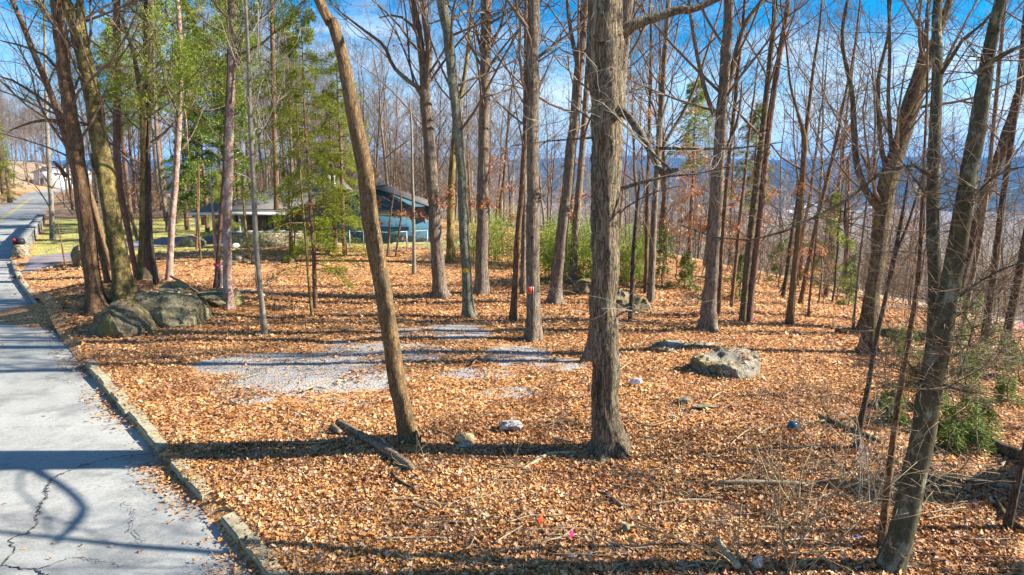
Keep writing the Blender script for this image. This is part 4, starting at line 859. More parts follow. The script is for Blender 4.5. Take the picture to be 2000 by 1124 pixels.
for (lab, pl, bk) in (('thin mossy pole left of the pinkish pine before the driveway', [(384, 488, 5), (386, 440, 5), (388, 380, 4), (388, 320, 4)], 'brown'), ('thin pole standing right of the slim pine at the driveway edge', [(392, 510, 4), (389, 460, 4), (386, 410, 3), (384, 350, 3)], 'smooth'),
  ('yellow green pole leaning left before the stone retaining wall', [(489, 508, 6), (482, 460, 5), (476, 400, 5), (472, 340, 4)], 'mossy'), ('thin brown pine pole left of the pink ribboned pine', [(421, 503, 6), (418, 450, 6), (414, 400, 5), (410, 340, 5)], 'pine'),
  ('left one of two slim stems before the house window', [(757, 500, 4), (761, 460, 4), (763, 420, 3), (772, 365, 3)], 'smooth'), ('right one of two slim stems before the house window', [(773, 502, 4), (780, 450, 4), (784, 410, 3), (780, 350, 3)], 'smooth'),
  ('bare little stem behind the road side boulder by the driveway', [(130, 528, 3), (124, 500, 3), (118, 465, 2), (112, 430, 2)], 'brown'), ('dark mossy trunk leaning left before the driveway mound', [(270, 470, 8), (262, 440, 8), (250, 410, 7), (240, 370, 6)], 'mossy')):
    fgtree('sapling', lab, bk, [pl], H=6, tw=7, flare=.1)

# ------------------------------------------------------------------ EVERGREENS near the house and on the right
def evergreen(name, label, px, py, H, R, kind='hemlock', low=.12, n=9000, lw=None, group=None, at_xy=None, trunk_px=10, tmat='redpine', seed=None, size=.13, lean=(0, 0)):
    b = hit(px, py) if at_xy is None else np.array([at_xy[0], at_xy[1], float(gz(*at_xy))])
    rg = np.random.default_rng(seed or int(px*3+py)); root = thing(name, label, 'tree' if H > 2.5 else 'seedling', b, group); TREEBASES.append((b[0], b[1]))
    T = Tubes(); zz = np.linspace(-.3, H, 14); r0 = trunk_px*.5*pxscale(b[1]) if trunk_px else H*.01
    P = np.column_stack([b[0]+lean[0]*zz/H+np.cumsum(rg.normal(0, .02, 14)), b[1]+lean[1]*zz/H+np.cumsum(rg.normal(0, .02, 14)), b[2]+zz]); T.add(P, np.maximum(r0*(1-.9*np.clip(zz/H, 0, 1)), .006), 8)
    B = Tubes(); Cs, Ds = [], []; nb = int(max(14, H*6.5)); per = max(10, n//nb)
    for i in range(nb):
        f = low+(1-low)*(i+rg.uniform())/nb; z = f*H; L_ = R*((1-f)**.6*.9+.12)*rg.uniform(.3, 1.25); az = i*2.4+rg.normal(0, .9)
        o = np.array([np.interp(z, zz, P[:, 0]), np.interp(z, zz, P[:, 1]), b[2]+z]); d = np.array([math.cos(az), math.sin(az), rg.uniform(-.1, .45)]); dr_ = rg.uniform(-.55, -.15)
        pts = np.array([o+d*L_*t+np.array([0, 0, (dr_ if t > 0 else 0)*L_*t*t]) for t in (0, .3, .65, 1)]); B.add(pts, [max(.006, r0*.25), .012, .008, .004], 4)
        t = rg.uniform(.12, 1.05, per)**.8; sd_ = rg.normal(0, .20, per)*L_*(1.15-t)+rg.normal(0, .06, per)
        perp = np.array([-math.sin(az), math.cos(az), 0]); base = np.stack([np.interp(t, (0, .3, .65, 1), pts[:, c]) for c in range(3)], 1)
        clump = np.round(t*9)/9-t
        C = base+perp*sd_[:, None]+d*clump[:, None]*L_*.4+np.column_stack([np.zeros(per), np.zeros(per), -np.abs(sd_)*.4+rg.normal(0, .09, per)])
        Cs.append(C); Ds.append(perp[None]*np.sign(sd_)[:, None]*.8+d[None]*.9+np.array([0, 0, -.5]))
    V, Fa = leafquads(np.concatenate(Cs), np.concatenate(Ds), size, rg, .22 if kind != 'broad' else .45, .35 if kind != 'broad' else .9)
    T.build('trunk', M[tmat], root); B.build('branches', M['twig'], root); link_mesh('foliage', V, Fa, M[kind], root, smooth=False)
    return root
evergreen('hemlock_tree', 'slim hemlock with feathery green sprays left of the leaning tree', 617, 602, 10.3, 2.5, 'hemlock', .13, 34000, seed=4, size=.085)
evergreen('hemlock_tree', 'small hemlock before the stone retaining wall, left of the slim hemlock', 572, 498, 5.2, 1.5, 'hemlock', .1, 9000, seed=5, size=.085)
evergreen('hemlock_tree', 'small hemlock between the pinkish pine and the garage', 438, 482, 4.6, 1.4, 'hemlock', .12, 8000, seed=6, size=.085)
evergreen('hemlock_tree', 'bushy hemlock hiding the left half of the blue gable wall', 640, 497, 5.5, 1.7, 'hemlock', .08, 12000, seed=7, size=.085)
evergreen('hemlock_tree', 'taller hemlock behind the leaning tree close before the blue house wall', 674, 500, 10.5, 2.2, 'hemlock', .16, 26000, seed=9, size=.09)
evergreen('hemlock_tree', 'hemlock with drooping sprays beside the gable of the house, behind the slim hemlock', 655, 492, 8.5, 2.1, 'hemlock', .06, 20000, seed=19, size=.09)
evergreen('cedar_tree', 'dense green cedar before the garage, between the pinkish pine and the slender pale tree', 462, 470, 11.5, 2.6, 'broad', .28, 18000, seed=11, size=.12)
evergreen('magnolia_tree', 'glossy broad evergreen tree left of the pinkish flaking pine', 405, 455, 9.5, 3.2, 'broad', .16, 30000, seed=12, size=.12)
evergreen('magnolia_tree', 'broad evergreen crown filling the gap between the slim brown pine and the glossy evergreen', 366, 450, 8, 2.8, 'broad', .2, 22000, seed=13, size=.12)
evergreen('pine_tree', 'tall dense pine with high boughs behind the glossy broad evergreens', 398, 440, 19, 4.2, 'pineneedle', .42, 38250, seed=14, size=.16)
evergreen('pine_tree', 'tall pine with feathery boughs above the garage roof', 470, 440, 20, 4.2, 'pineneedle', .42, 38250, seed=15, size=.16)
evergreen('pine_tree', 'tall pine with open boughs behind the house roof', 575, 425, 19, 4.0, 'pineneedle', .42, 30600, seed=16, size=.16)
evergreen('pine_tree', 'tall pine rising beyond the lawn above the left cluster of trunks', 255, 430, 19, 4.0, 'pineneedle', .45, 28050, seed=17, size=.16)
evergreen('pine_tree', 'tall pine beyond the lawn right of the left cluster of trunks', 325, 432, 21, 4.0, 'pineneedle', .5, 30600, seed=18, size=.16)
evergreen('hemlock_tree', 'low dark evergreen under the bank left of the road', 20, 395, 6, 2.4, 'hemlock', .1, 5000, seed=20, size=.2)
evergreen('pine_tree', 'old pine leaning over the left road bank at the picture edge', 8, 385, 13, 3.5, 'hemlock', .3, 6000, seed=21, size=.24)
evergreen('pine_tree', 'pale green pine on the slope seen right behind the Y shaped tree', 1462, 540, 10.5, 2.2, 'pineneedle', .45, 6000, seed=22, size=.2)
evergreen('pine_tree', 'small dark pine on the slope left of the big crooked tree', 1612, 580, 5.5, 1.5, 'pineneedle', .1, 4500, seed=23, size=.2)
evergreen('pine_tree', 'soft green pine on the slope right behind the central oak', 1345, 520, 11, 2.4, 'pineneedle', .55, 5000, seed=24, size=.2)
for k_, (px, py, H_, R_, lab) in enumerate(((1292, 560, 2.4, .8, 'young pine by the grassy path right of the central oak'), (1520, 560, 2.6, .9, 'young pine behind the close pair of trunks'), (1655, 600, 2.2, .7, 'young pine at the foot of the reddish straight trunk'),
    (1445, 585, 1.9, .7, 'little pine just left of the close pair of trunks'), (1335, 565, 1.6, .6, 'small bushy pine left of the Y shaped tree'))):
    evergreen('pine_seedling', lab, px, py, H_, R_, 'seedling', .04, 1500, seed=30+k_, size=.14, trunk_px=3)
rs = np.random.default_rng(11)
SEED = [(1740, 690, .9), (1775, 720, 1.3), (1800, 760, .9), (1858, 700, 1.1), (1880, 760, .9), (1905, 730, .9), (1935, 700, 1.2), (1960, 720, .9), (1838, 830, .8), (1880, 850, 1.0), (1920, 840, .7), (1905, 880, .6), (1760, 830, .5), (1725, 800, .5), (1965, 790, .7), (1990, 740, 1.0), (1815, 800, .6), (1850, 880, .5), (1870, 660, 1.8), (1900, 650, 1.6)]
for k_, (px, py, H_) in enumerate(SEED):
    evergreen('pine_seedling', 'little feathery green pine seedling in the patch of seedlings right of the nearest tree', px, py, H_*.8, .42*H_+.15, 'seedling', .02, 1500, seed=50+k_, size=.08, trunk_px=3, group='pine seedlings by the nearest tree')
evergreen('pine_tree', 'unseen low pine added past the right edge to shade the seedlings', 0, 0, 5.2, 1.9, 'pineneedle', .1, 9000, at_xy=(13.6, 10.2), trunk_px=14, seed=71, size=.2)  # out of view, added for dense shade; kept low so the shade stays right
evergreen('pine_tree', 'second unseen low pine added past the right edge to shade the rotten logs', 0, 0, 5.0, 1.9, 'pineneedle', .1, 9000, at_xy=(11.8, 7.2), trunk_px=14, seed=72, size=.2)  # another unseen pine, added only for the shade it casts into the frame
# bright green bamboo clumps
def bamboo(px, py, Hh, Rr, n, lab):
    b = hit(px, py); rg = np.random.default_rng(int(px)); root = thing('bamboo_clump', lab, 'bamboo', b); T = Tubes(); Cs, Ds = [], []
    for _ in range(34):
        o = b+np.array([rg.normal(0, Rr*.45), rg.normal(0, Rr*.45), -.1]); h = Hh*rg.uniform(.6, 1.1); ln = rg.normal(0, .16, 2)
        t = np.linspace(0, 1, 5)[:, None]; P = o+np.column_stack([ln[0]*h*t**2, ln[1]*h*t**2, h*t*(1-.08*t)]); T.add(P, np.linspace(.012, .004, 5), 4)
        m = n//34; f = rg.uniform(.12, 1.02, m)**.9; C = np.stack([np.interp(f, np.linspace(0, 1, 5), P[:, c]) for c in range(3)], 1)
        cl = rg.normal(0, 1, (12, 3)); C = C+cl[(f*11.9).astype(int).clip(0, 11)]*.22+rg.normal(0, .13, (m, 3)); Cs.append(C); Ds.append(rg.normal(0, 1, (m, 3))+[0, 0, -.4])
    T.build('canes', M['bamboo'], root); V, Fa = leafquads(np.concatenate(Cs), np.concatenate(Ds), .14, rg, .2, .3); link_mesh('foliage', V, Fa, M['bamboo'], root, smooth=False)
bamboo(1092, 545, 2.9, 1.3, 7000, 'bright green bamboo clump between the orange signed tree and the right leaning trunk')
bamboo(1160, 548, 2.7, 1.5, 7500, 'bright green bamboo clump at the left edge of the central oak')
bamboo(1225, 545, 2.2, 1.2, 5000, 'low bright green bamboo clump behind the mossy craggy boulder')
bamboo(1060, 525, 2.6, 1.2, 4500, 'green bamboo clump behind the orange signed tree')
bamboo(985, 515, 3.0, 1.6, 4500, 'thin open bamboo clump right of the grey trunk behind the yellow tagged tree')
bamboo(930, 505, 2.4, 1.2, 3000, 'sparse green bamboo behind the yellow tagged tree')

# ------------------------------------------------------------------ BACKGROUND WOODS (prototypes, then copies)
def proto_tree(seed, H, r, limbs=13, nch=(6, 5, 4), mat='twig', bk='greyoak', h0=.3, rmin=.006, leaf=None, mx_=3, ll=.27):
    rg = np.random.default_rng(seed); T = Tubes(); C = Tubes(); n = 14; zz = np.linspace(-.8, H, n); tips = []
    P = np.column_stack([np.cumsum(rg.normal(0, .09, n)), np.cumsum(rg.normal(0, .09, n)), zz]); R = r*(1-.9*np.clip(zz/H, 0, 1)**1.1); T.add(P, R, 8)
    for i in range(limbs):
        z = H*(h0+(1-h0)*(i+rg.uniform())/limbs); i0 = int(np.clip(np.searchsorted(zz, z), 1, n-1)); o = np.array([np.interp(z, zz, P[:, 0]), np.interp(z, zz, P[:, 1]), z])
        az = i*2.4+rg.normal(0, .6); el = math.radians(rg.uniform(25, 60)); d = np.array([math.cos(az)*math.cos(el), math.sin(az)*math.cos(el), math.sin(el)])
        grow(C, o, d, H*ll*rg.uniform(.7, 1.1)*(1.15-.7*(z/H-h0)/(1-h0)), max(.02, R[i0]*.5), 0, mx_, rg, up=.10, wob=.17, tips=tips, nch=nch, rmin=rmin)
    out_ = dict(trunk=(T.arrays(), M[bk]), crown=(C.arrays(), M[mat]))
    if leaf:
        idx = rg.choice(len(tips), min(len(tips), leaf[1])); Cc = np.array([tips[i][0] for i in idx])+rg.normal(0, .12, (len(idx), 3))
        out_['dry_leaves'] = (leafquads(Cc, np.tile([0, 0, -.6], (len(idx), 1)), leaf[2], rg, .55, .6), M[leaf[0]])
    return out_
def proto_root(name, pr, label, cat, group):
    root = thing(name, label, cat, (0, 0, 0), group); root['_o'] = [0., 0., 0.]
    for nm, ((V, Fa), m_) in pr.items(): link_mesh(nm, V, Fa, m_, root, smooth=nm != 'dry_leaves')
    return root
def copy_tree(root):
    r = root.copy(); COL.objects.link(r)
    for ch in root.children: c = ch.copy(); COL.objects.link(c); c.parent = r
    return r
def scatter(protos, pts, label, group, smin=.8, smax=1.2, tilt=.05, used=None, labels=None):
    rg = np.random.default_rng(len(pts)+len(label)); used = used if used is not None else set()
    for k, (x, y) in enumerate(pts):
        p = protos[k % len(protos)]
        if id(p) in used: o = copy_tree(p)
        else: used.add(id(p)); o = p
        o.location = (x, y, float(gz(x, y))); s = rg.uniform(smin, smax); o.scale = (s, s, s)
        o.rotation_euler = (rg.normal(0, tilt), rg.normal(0, tilt), rg.uniform(0, 6.28)); o['label'] = labels[k] if labels else label; o['group'] = group
def mkprotos(name, spec, cat, **kw):
    return [proto_root(name, proto_tree(**dict(kw, **s)), 'x', cat, 'x') for s in spec]
big = mkprotos('bare_tree', [dict(seed=s, H=h, r=r_, bk=b_, mat=m_) for s, h, r_, b_, m_ in ((1, 19, .17, 'greyoak', 'twig'), (2, 22, .2, 'brown', 'twigdark'), (3, 17, .13, 'greyoak', 'twig'), (4, 20, .15, 'dark', 'twigdark'), (5, 18, .12, 'brown', 'twig'),
    (6, 23, .19, 'greyoak', 'twig'), (7, 15, .10, 'redpine', 'twig'), (8, 21, .14, 'lichen', 'twig'))], 'tree')
sap = mkprotos('bare_sapling', [dict(seed=20+s, H=h, r=r_, bk=b_, mat='twig', limbs=12, nch=(5, 4, 3), h0=.15, ll=.22, mx_=2, rmin=.005) for s, h, r_, b_ in ((1, 7, .035, 'greyoak'), (2, 9, .05, 'brown'), (3, 5, .025, 'greyoak'), (4, 11, .06, 'dark'))], 'sapling')
bee = mkprotos('young_beech', [dict(seed=30+s, H=h, r=r_, bk='greyoak', mat='twig', limbs=12, nch=(5, 4, 3), h0=.12, ll=.24, mx_=2, rmin=.005, leaf=(lm, nl*3, .125)) for s, h, r_, lm, nl in ((1, 6, .035, 'orange', 900), (2, 8, .05, 'tanleaf', 700), (3, 4.5, .025, 'orange', 500))], 'tree')
shr = mkprotos('bare_shrub', [dict(seed=40+s, H=h, r=.02, bk='greyoak', mat=mt, limbs=16, nch=(6, 4, 3), h0=.02, ll=.55, mx_=2, rmin=.004) for s, h, mt in ((1, 2.2, 'twig'), (2, 3.0, 'twigdark'), (3, 1.6, 'twigtan'))], 'shrub')
used = set()
rp = np.random.default_rng(77)
def sample(n, ymin, ymax, cond, mind=1.5, amin=-38, amax=39, pw=1.0):
    out_ = []; tries = 0
    while len(out_) < n and tries < 60000:
        tries += 1; y = ymin+(ymax-ymin)*rp.uniform()**pw; x = y*math.tan(math.radians(rp.uniform(amin, amax)))
        if not cond(x, y): continue
        if any((x-a)**2+(y-b)**2 < mind**2 for a, b in out_): continue
        out_.append((x, y))
    return out_
def dEdge(x, y): return x-np.interp(y, EDGE_Y, EDGE_X)
notree = lambda x, y: not (side(x, y) > -8.0 and side(x, y) < 1.2) and not (-23 < x < -4 and 42.5 < y < 60) and not on_drive(x, y)
slope = lambda x, y: dEdge(x, y) > 3 and notree(x, y)
scatter(big, sample(56, 34, 110, lambda x, y: slope(x, y) and x > -4, 2.8, -4, 39, .8), 'bare grey tree among the many in the woods down the slope on the right', 'bare trees down the right slope', used=used)
scatter(big, sample(60, 58, 125, lambda x, y: notree(x, y) and x < -1 and x > -.42*y and y > 60, 2.6, -24, 0, 1), 'bare grey tree among the many in the woods behind the house roofs', 'bare trees behind the house', used=used)
scatter(big, sample(72, 62, 150, lambda x, y: notree(x, y) and 1.5 < side(x, y) < 45 and (y > 76 or lawnf(x, y) < .2), 2.6, -36, -14, 1), 'bare grey tree among the many in the woods beyond the lawn', 'bare trees beyond the lawn', used=used)
scatter(big, sample(100, 84, 240, lambda x, y: notree(x, y) and side(x, y) < -9.5 and (y < 180 or x < -140), 2.2, -38.5, -33.5, 1), 'bare grey tree among the many on the bank along the left side of the road', 'bare trees on the left road bank', used=used)
scatter(sap, sample(85, 27, 75, lambda x, y: dEdge(x, y) > 1.0 and notree(x, y) and x > -1, 1.3, -2, 39, 1.1), 'thin bare sapling among the many on the edge of the slope on the right', 'thin saplings on the right slope edge', used=used)
scatter(sap, sample(75, 50, 90, lambda x, y: notree(x, y) and x < -2 and lawnf(x, y) < .3 and side(x, y) > 1.5 and y > 60, 2, -34, 0, 1), 'thin bare sapling in the woods behind the house and lawn', 'thin saplings behind the house', used=used)
scatter(shr, sample(55, 30, 60, lambda x, y: dEdge(x, y) > .5 and notree(x, y) and x > 2, 1.5, 2, 39, 1), 'tangled bare shrub in the undergrowth along the edge of the slope on the right', 'bare shrubs on the right slope edge', used=used)
scatter(shr, sample(120, 82, 150, lambda x, y: notree(x, y) and -18 < side(x, y) < -8.8, 1.3, -39, -33.5, 1), 'dry bare shrub in the thicket covering the left road bank', 'dry shrubs on the left road bank', 1.6, 2.8, used=used)
scatter(shr, sample(90, 66, 110, lambda x, y: notree(x, y) and side(x, y) > 2 and lawnf(x, y) < .3 and x < -5, 2.4, -34, -6, 1), 'bare shrub under the trees at the back edge of the lawn', 'bare shrubs behind the lawn', 1.3, 2.4, used=used)
bl = [((300, 440), 'orange leaved beech right behind the twisted thin trunk'), ((235, 420), 'small beech with orange leaves at the back of the lawn, left'), ((268, 470), 'young beech full of orange leaves behind the left cluster of trunks'), ((292, 455), 'young beech holding orange leaves behind the shaggy footed tree'), ((250, 440), 'orange leaved young beech at the back of the lawn'),
      ((1108, 520), 'young beech with orange leaves behind the large right leaning trunk'), ((1400, 575), 'orange leaved young beech on the slope behind the Y shaped tree'), ((1600, 590), 'young beech with orange leaves left of the big crooked tree'), ((1560, 570), 'orange leaved little beech near the slim right leaning trunk'),
      ((1480, 560), 'low young beech with orange leaves behind the close pair of trunks'), ((570, 490), 'young beech with a few tan leaves left of the slim hemlock'), ((1320, 545), 'orange leaved beech bush on the grassy path'),
      ((985, 500), 'young beech with orange leaves behind the slim pale edged trunk'), ((1780, 600), 'small beech with orange leaves right behind the crooked tree'), ((1430, 560), 'slender beech with orange leaves left of the close pair of trunks')]
scatter(bee, [tuple(hit(*p)[:2]) for p, _ in bl], '', 'young beeches holding dry orange leaves', .75, 1.1, used=used, labels=[l for _, l in bl])

scatter(big, [(13.5, 5.4), (21, 7.4), (24, 13.6)], 'bare grey tree standing just past the right edge, shading the lower right leaves', 'bare trees past the right edge', used=used)

# far woods down in the valley: one countless mass of bare crowns
def far_woods():
    rg = np.random.default_rng(5); T = Tubes()
    for v in range(6):
        pass
    V0, F0 = [], []
    for s in range(5):
        Tt = Tubes(); H = rg.uniform(13, 19); Tt.add(np.array([[0, 0, -1], [rg.normal(0, .3), 0, H*.5], [rg.normal(0, .5), 0, H]]), [.16, .11, .02], 3)
        for i in range(26):
            z = H*rg.uniform(.3, .95); az = rg.uniform(0, 6.3); L_ = H*.28*rg.uniform(.5, 1); d = np.array([math.cos(az), math.sin(az), rg.uniform(.5, 1.3)]); o = np.array([0, 0, z])
            Tt.add(np.array([o, o+d*L_*.5, o+d*L_]), [.035, .025, .012], 3)
            for _ in range(3):
                e = unit(d+rg.normal(0, .7, 3)); q = o+d*L_*rg.uniform(.3, 1); Tt.add(np.array([q, q+e*L_*.5]), [.02, .012], 3)
        V, Fa = Tt.arrays(); V0.append(V); F0.append([f for f in Fa if f.shape[1] == 4])
    parts = []; k = 0
    while k < 2200:
        y = 110+1100*rg.uniform()**1.5; x = y*math.tan(math.radians(rg.uniform(-22, 39)))
        if dEdge(x, y) < 12 or (y < 120 and x > -4 and rg.uniform() < .5): continue
        i = k % 5; a = rg.uniform(0, 6.3); s = rg.uniform(.75, 1.25)*(1+y/1500); c_, s_ = math.cos(a)*s, math.sin(a)*s; V = V0[i]
        parts.append((np.column_stack([V[:, 0]*c_-V[:, 1]*s_+x, V[:, 0]*s_+V[:, 1]*c_+y, V[:, 2]*s+float(gz(x, y))]), F0[i])); k += 1
    V, Fa = cat_arrays(parts)
    tag(link_mesh('distant_woods', V, Fa, M['farwood'], smooth=False), 'grey mass of far bare woods filling the valley below the slope', 'woods', kind='stuff')
far_woods()

# wooded mountain ridges
def hills(name, R0, R1, prof, base, seed, n=340):
    rg = np.random.default_rng(seed); az = np.radians(np.linspace(-46, 46, n)); rr = np.linspace(0, 1, 26)
    off = Vector((seed*7.1, 3.3, 1.1)); V = np.zeros((n, len(rr)+1, 3))
    for i, a in enumerate(az):
        px = 1000+F*math.tan(a)*1.0; top = np.interp(px, [p[0] for p in prof], [p[1] for p in prof])
        for j, f in enumerate(list(rr)+[1.3]):
            R = R0+(R1-R0)*f; x, y = R*math.sin(a), R*math.cos(a); hz = base+(top-base)*math.sin(min(f, 1)*math.pi/2)**1.3
            nn = mnoise.fractal(Vector((x/700, y/700, 0))+off, .8, 2.1, 6)
            V[i, j] = (x, y, hz+nn*(top-base)*.16*math.sin(min(f, 1)*math.pi*.9)+(nn*6 if f >= .95 else 0)-(0 if f <= 1 else 160))
    i, j = np.meshgrid(np.arange(n-1), np.arange(len(rr)), indexing='ij'); k = len(rr)+1
    tag(link_mesh(name, V.reshape(-1, 3), [np.stack([i*k+j, (i+1)*k+j, (i+1)*k+j+1, i*k+j+1], -1).reshape(-1, 4)], M['hillwood']), kind='structure')
def hillmat():
    m, t, b = newmat('hill_woods'); geo = nd(t, 'ShaderNodeNewGeometry'); P = geo.outputs['Position']
    n1 = noise(t, P, .022, 7, .72); n2 = noise(t, P, .0016, 5, .6)
    c = ramp(t, n1, [(.3, (.015, .022, .022)), (.5, (.045, .05, .045)), (.72, (.12, .115, .09))]); c = mix(t, c, (.03, .06, .04), ramp(t, n2, [(.46, (0,)*3), (.62, (.8,)*3)]))
    t.links.new(c, b.inputs['Base Color']); b.inputs['Specular IOR Level'].default_value = 0; bump(t, b, n1, 1, 8); return m
M['hillwood'] = hillmat()
hills('hills', 3000, 4600, [(0, 20), (500, 30), (900, 45), (1100, 20), (1210, 45), (1330, -10), (1420, -30), (1600, 5), (1750, 20), (2000, 10)], -150, 2)
hills('mountain_ridge', 4900, 6600, [(0, 60), (600, 95), (900, 105), (1000, 90), (1210, 118), (1330, 92), (1500, 78), (1640, 98), (1800, 92), (2000, 84)], -150, 5)
for k_, (px, py, w_, d_, h_, lab) in enumerate(((1556, 409, 95, 40, 9, 'farthest long white warehouse in the valley, left of the smooth forked trunk'), (1582, 405, 70, 50, 10, 'white warehouse in the valley right behind the smooth forked trunk'), (1535, 418, 60, 40, 8, 'low pale warehouse in the valley left of the others'), (1574, 425, 80, 35, 7, 'nearest pale roofed warehouse in the valley'),
      (1700, 411, 110, 40, 8, 'long pale warehouse in the valley behind the big crooked tree'))):
    b = hit(px, py); root = thing('warehouse', lab, 'warehouse', (b[0], b[1], b[2]))
    MB().box(b[0]-w_/2, b[0]+w_/2, b[1], b[1]+d_, b[2]-1, b[2]+h_).build('wall', M['offwhite'], root); MB().slab([(b[0]-w_/2-1, b[1]-1, b[2]+h_+.6), (b[0]+w_/2+1, b[1]-1, b[2]+h_+.6), (b[0]+w_/2+1, b[1]+d_+1, b[2]+h_+3), (b[0]-w_/2-1, b[1]+d_+1, b[2]+h_+3)], .5).build('roof', M['white'], root)

# ------------------------------------------------------------------ HOUSE
def house():
    x0, x1, pk = -14.4, -5.3, -9.35; Y0 = 47.0; ze, zp = 2.35, 3.75
    root = thing('house', 'low blue board sided house with grey shingle roofs among the trees', 'house', (-12, Y0, 0)); z0 = -.4
    w_ = MB(); w_.prism([(x0, z0), (x1, z0), (x1, ze-.12), (pk, zp-.12), (x0, ze-.12)], Y0, Y0+3.0); wall = w_.build('wall', M['siding'], root)
    bt = MB()
    x = x0+.1
    while x < x1-.05:
        zt = (ze+(zp-ze)*(1-abs(x-pk)/((x1-pk) if x > pk else (pk-x0))))-.16
        bt.box(x, x+.05, Y0-.03, Y0-.002, z0, zt); x += .27
    bt.build('battens', M['darkblue'], wall)
    rf = MB()
    for (xa, xb) in ((x0-.9, pk), (pk, x1+.7)):
        za = ze-(.9 if xa < pk else 0)*(zp-ze)/(pk-x0) if xa < pk else zp; zb = zp if xb == pk else ze-.7*(zp-ze)/(x1-pk)
        rf.slab([(xa, Y0-.8, za+.1), (xb, Y0-.8, zb+.1), (xb, Y0+3.3, zb+.1), (xa, Y0+3.3, za+.1)], .1)
    roof = rf.build('roof', M['shingle'], root)
    fa = MB()
    for (xa, za, xb, zb) in ((x0-.9, ze-.9*(zp-ze)/(pk-x0), pk, zp), (pk, zp, x1+.7, ze-.7*(zp-ze)/(x1-pk))):
        fa.slab([(xa, Y0-.85, za+.13), (xb, Y0-.85, zb+.13), (xb, Y0-.803, zb+.13), (xa, Y0-.803, za+.13)], .14)
    fa.build('fascia', M['offwhite'], roof)
    # windows on the gable, right of the ridge
    for xw in (-9.1, -8.0):
        f = MB(); wv, hv, zb = .78, .82, 1.10
        for (a, b_, c, d) in ((xw, xw+wv, zb, zb+.07), (xw, xw+wv, zb+hv-.07, zb+hv), (xw, xw+.07, zb+.07, zb+hv-.07), (xw+wv-.07, xw+wv, zb+.07, zb+hv-.07)): f.box(a, b_, Y0-.09, Y0-.032, c, d)
        win = f.build('window', M['white'], root)
        MB().box(xw+.07, xw+wv-.07, Y0-.05, Y0-.034, zb+.07, zb+hv-.07).build('pane', M['glass'], win)
        mu = MB(); mu.box(xw+wv/2-.015, xw+wv/2+.015, Y0-.075, Y0-.052, zb+.07, zb+hv-.07); mu.box(xw+.07, xw+wv/2-.016, Y0-.075, Y0-.052, zb+hv*.5-.015, zb+hv*.5+.015); mu.box(xw+wv/2+.016, xw+wv-.07, Y0-.075, Y0-.052, zb+hv*.5-.015, zb+hv*.5+.015)
        mu.build('muntins', M['white'], win)
    MB().slab([(-9.5, Y0-.45, 2.06), (-7.0, Y0-.45, 2.06), (-7.0, Y0-.032, 2.38), (-9.5, Y0-.032, 2.38)], .10).build('window_awning', M['greyboard'], root)
    MB().box(-9.3, -7.1, Y0-.42, Y0-.032, .74, 1.04).build('window_box', M['siding'], root)
    # main hipped roof behind
    hp = MB(); a = [(-20.0, 51.2, 2.5), (-13.0, 51.2, 2.5), (-13.0, 59, 2.5), (-20.0, 59, 2.5)]; t1, t2 = (-17.9, 55, 4.1), (-13.4, 55, 4.1)
    hp.quad(a[0], a[1], t2, t1); hp.quad(a[2], a[3], t1, t2); hp.V += [a[3], a[0], t1, a[1], a[2], t2]; n = len(hp.V); hp.F3 += [(n-6, n-5, n-4), (n-3, n-2, n-1)]; hp.build('hip_roof', M['shingle'], root)
    MB().box(-19.7, -14.6, 51.6, 58.6, z0, 2.48).build('back_wall', M['brick'], root)
    MB().box(-14.35, -13.7, 53.0, 53.7, 3.6, 4.45).build('chimney', M['white'], root)
    # garage wing to the left
    MB().slab([(-21.4, 45.4, 2.12), (-14.9, 45.4, 2.12), (-14.9, 50.9, 2.78), (-21.4, 50.9, 2.78)], .14).build('garage_roof', M['shingle'], root)
    MB().box(-21.4, -14.9, 45.28, 45.38, 1.96, 2.13).build('gutter', M['offwhite'], root)
    gw = MB(); gw.box(-18.4, -14.6, 47.6, 50.6, z0, 1.98); gw.build('brick_wall', M['brick'], root)
    MB().box(-17.05, -15.9, 47.52, 47.59, .35, 1.72).build('door', M['darkblue'], root)
    MB().box(-20.2, -18.6, 48.6, 48.75, .2, 1.85).build('garage_door', M['offwhite'], root)
    MB().box(-21.2, -20.3, 48.5, 50.7, z0, 1.98).build('side_wall', M['soffit'], root)
    po = MB()
    for xx in (-21.1, -18.2): po.box(xx, xx+.12, 45.5, 45.62, z0, 1.98)
    MB().box(-21.1, -20.98, 45.5, 45.62, z0, 1.98).build('post', M['offwhite'], root); MB().box(-18.2, -18.08, 45.5, 45.62, z0, 1.98).build('post', M['offwhite'], root)
house()
rw = thing('retaining_wall', 'rough yellowish field stone retaining wall before the garage', 'stone wall', (-15.6, 43.4, 0))
MB().box(-18.3, -12.6, 43.2, 43.7, -.4, .98).build('wall_face', M['fieldstone'], rw)
cs = MB()
for i in range(9): cs.box(-18.35+i*.64, -18.35+i*.64+.62, 43.12, 43.78, .983, 1.05+.02*(i % 3))
cs.build('coping', M['capstone'], rw)
T_ = Tubes(); q = [flat(455, 486), flat(490, 482), flat(528, 478)]; P = catmull(np.array([[a[0], a[1], .16] for a in q]), 16); P[:, 2] += np.random.default_rng(1).normal(0, .02, 16)+gz(P[:, 0], P[:, 1]); T_.add(P, .13+.03*np.sin(np.arange(16)*1.3), 9)
tag(T_.build('tarp_roll', M['white']), 'long rolled white tarp lying at the foot of the field stone wall', 'tarp')
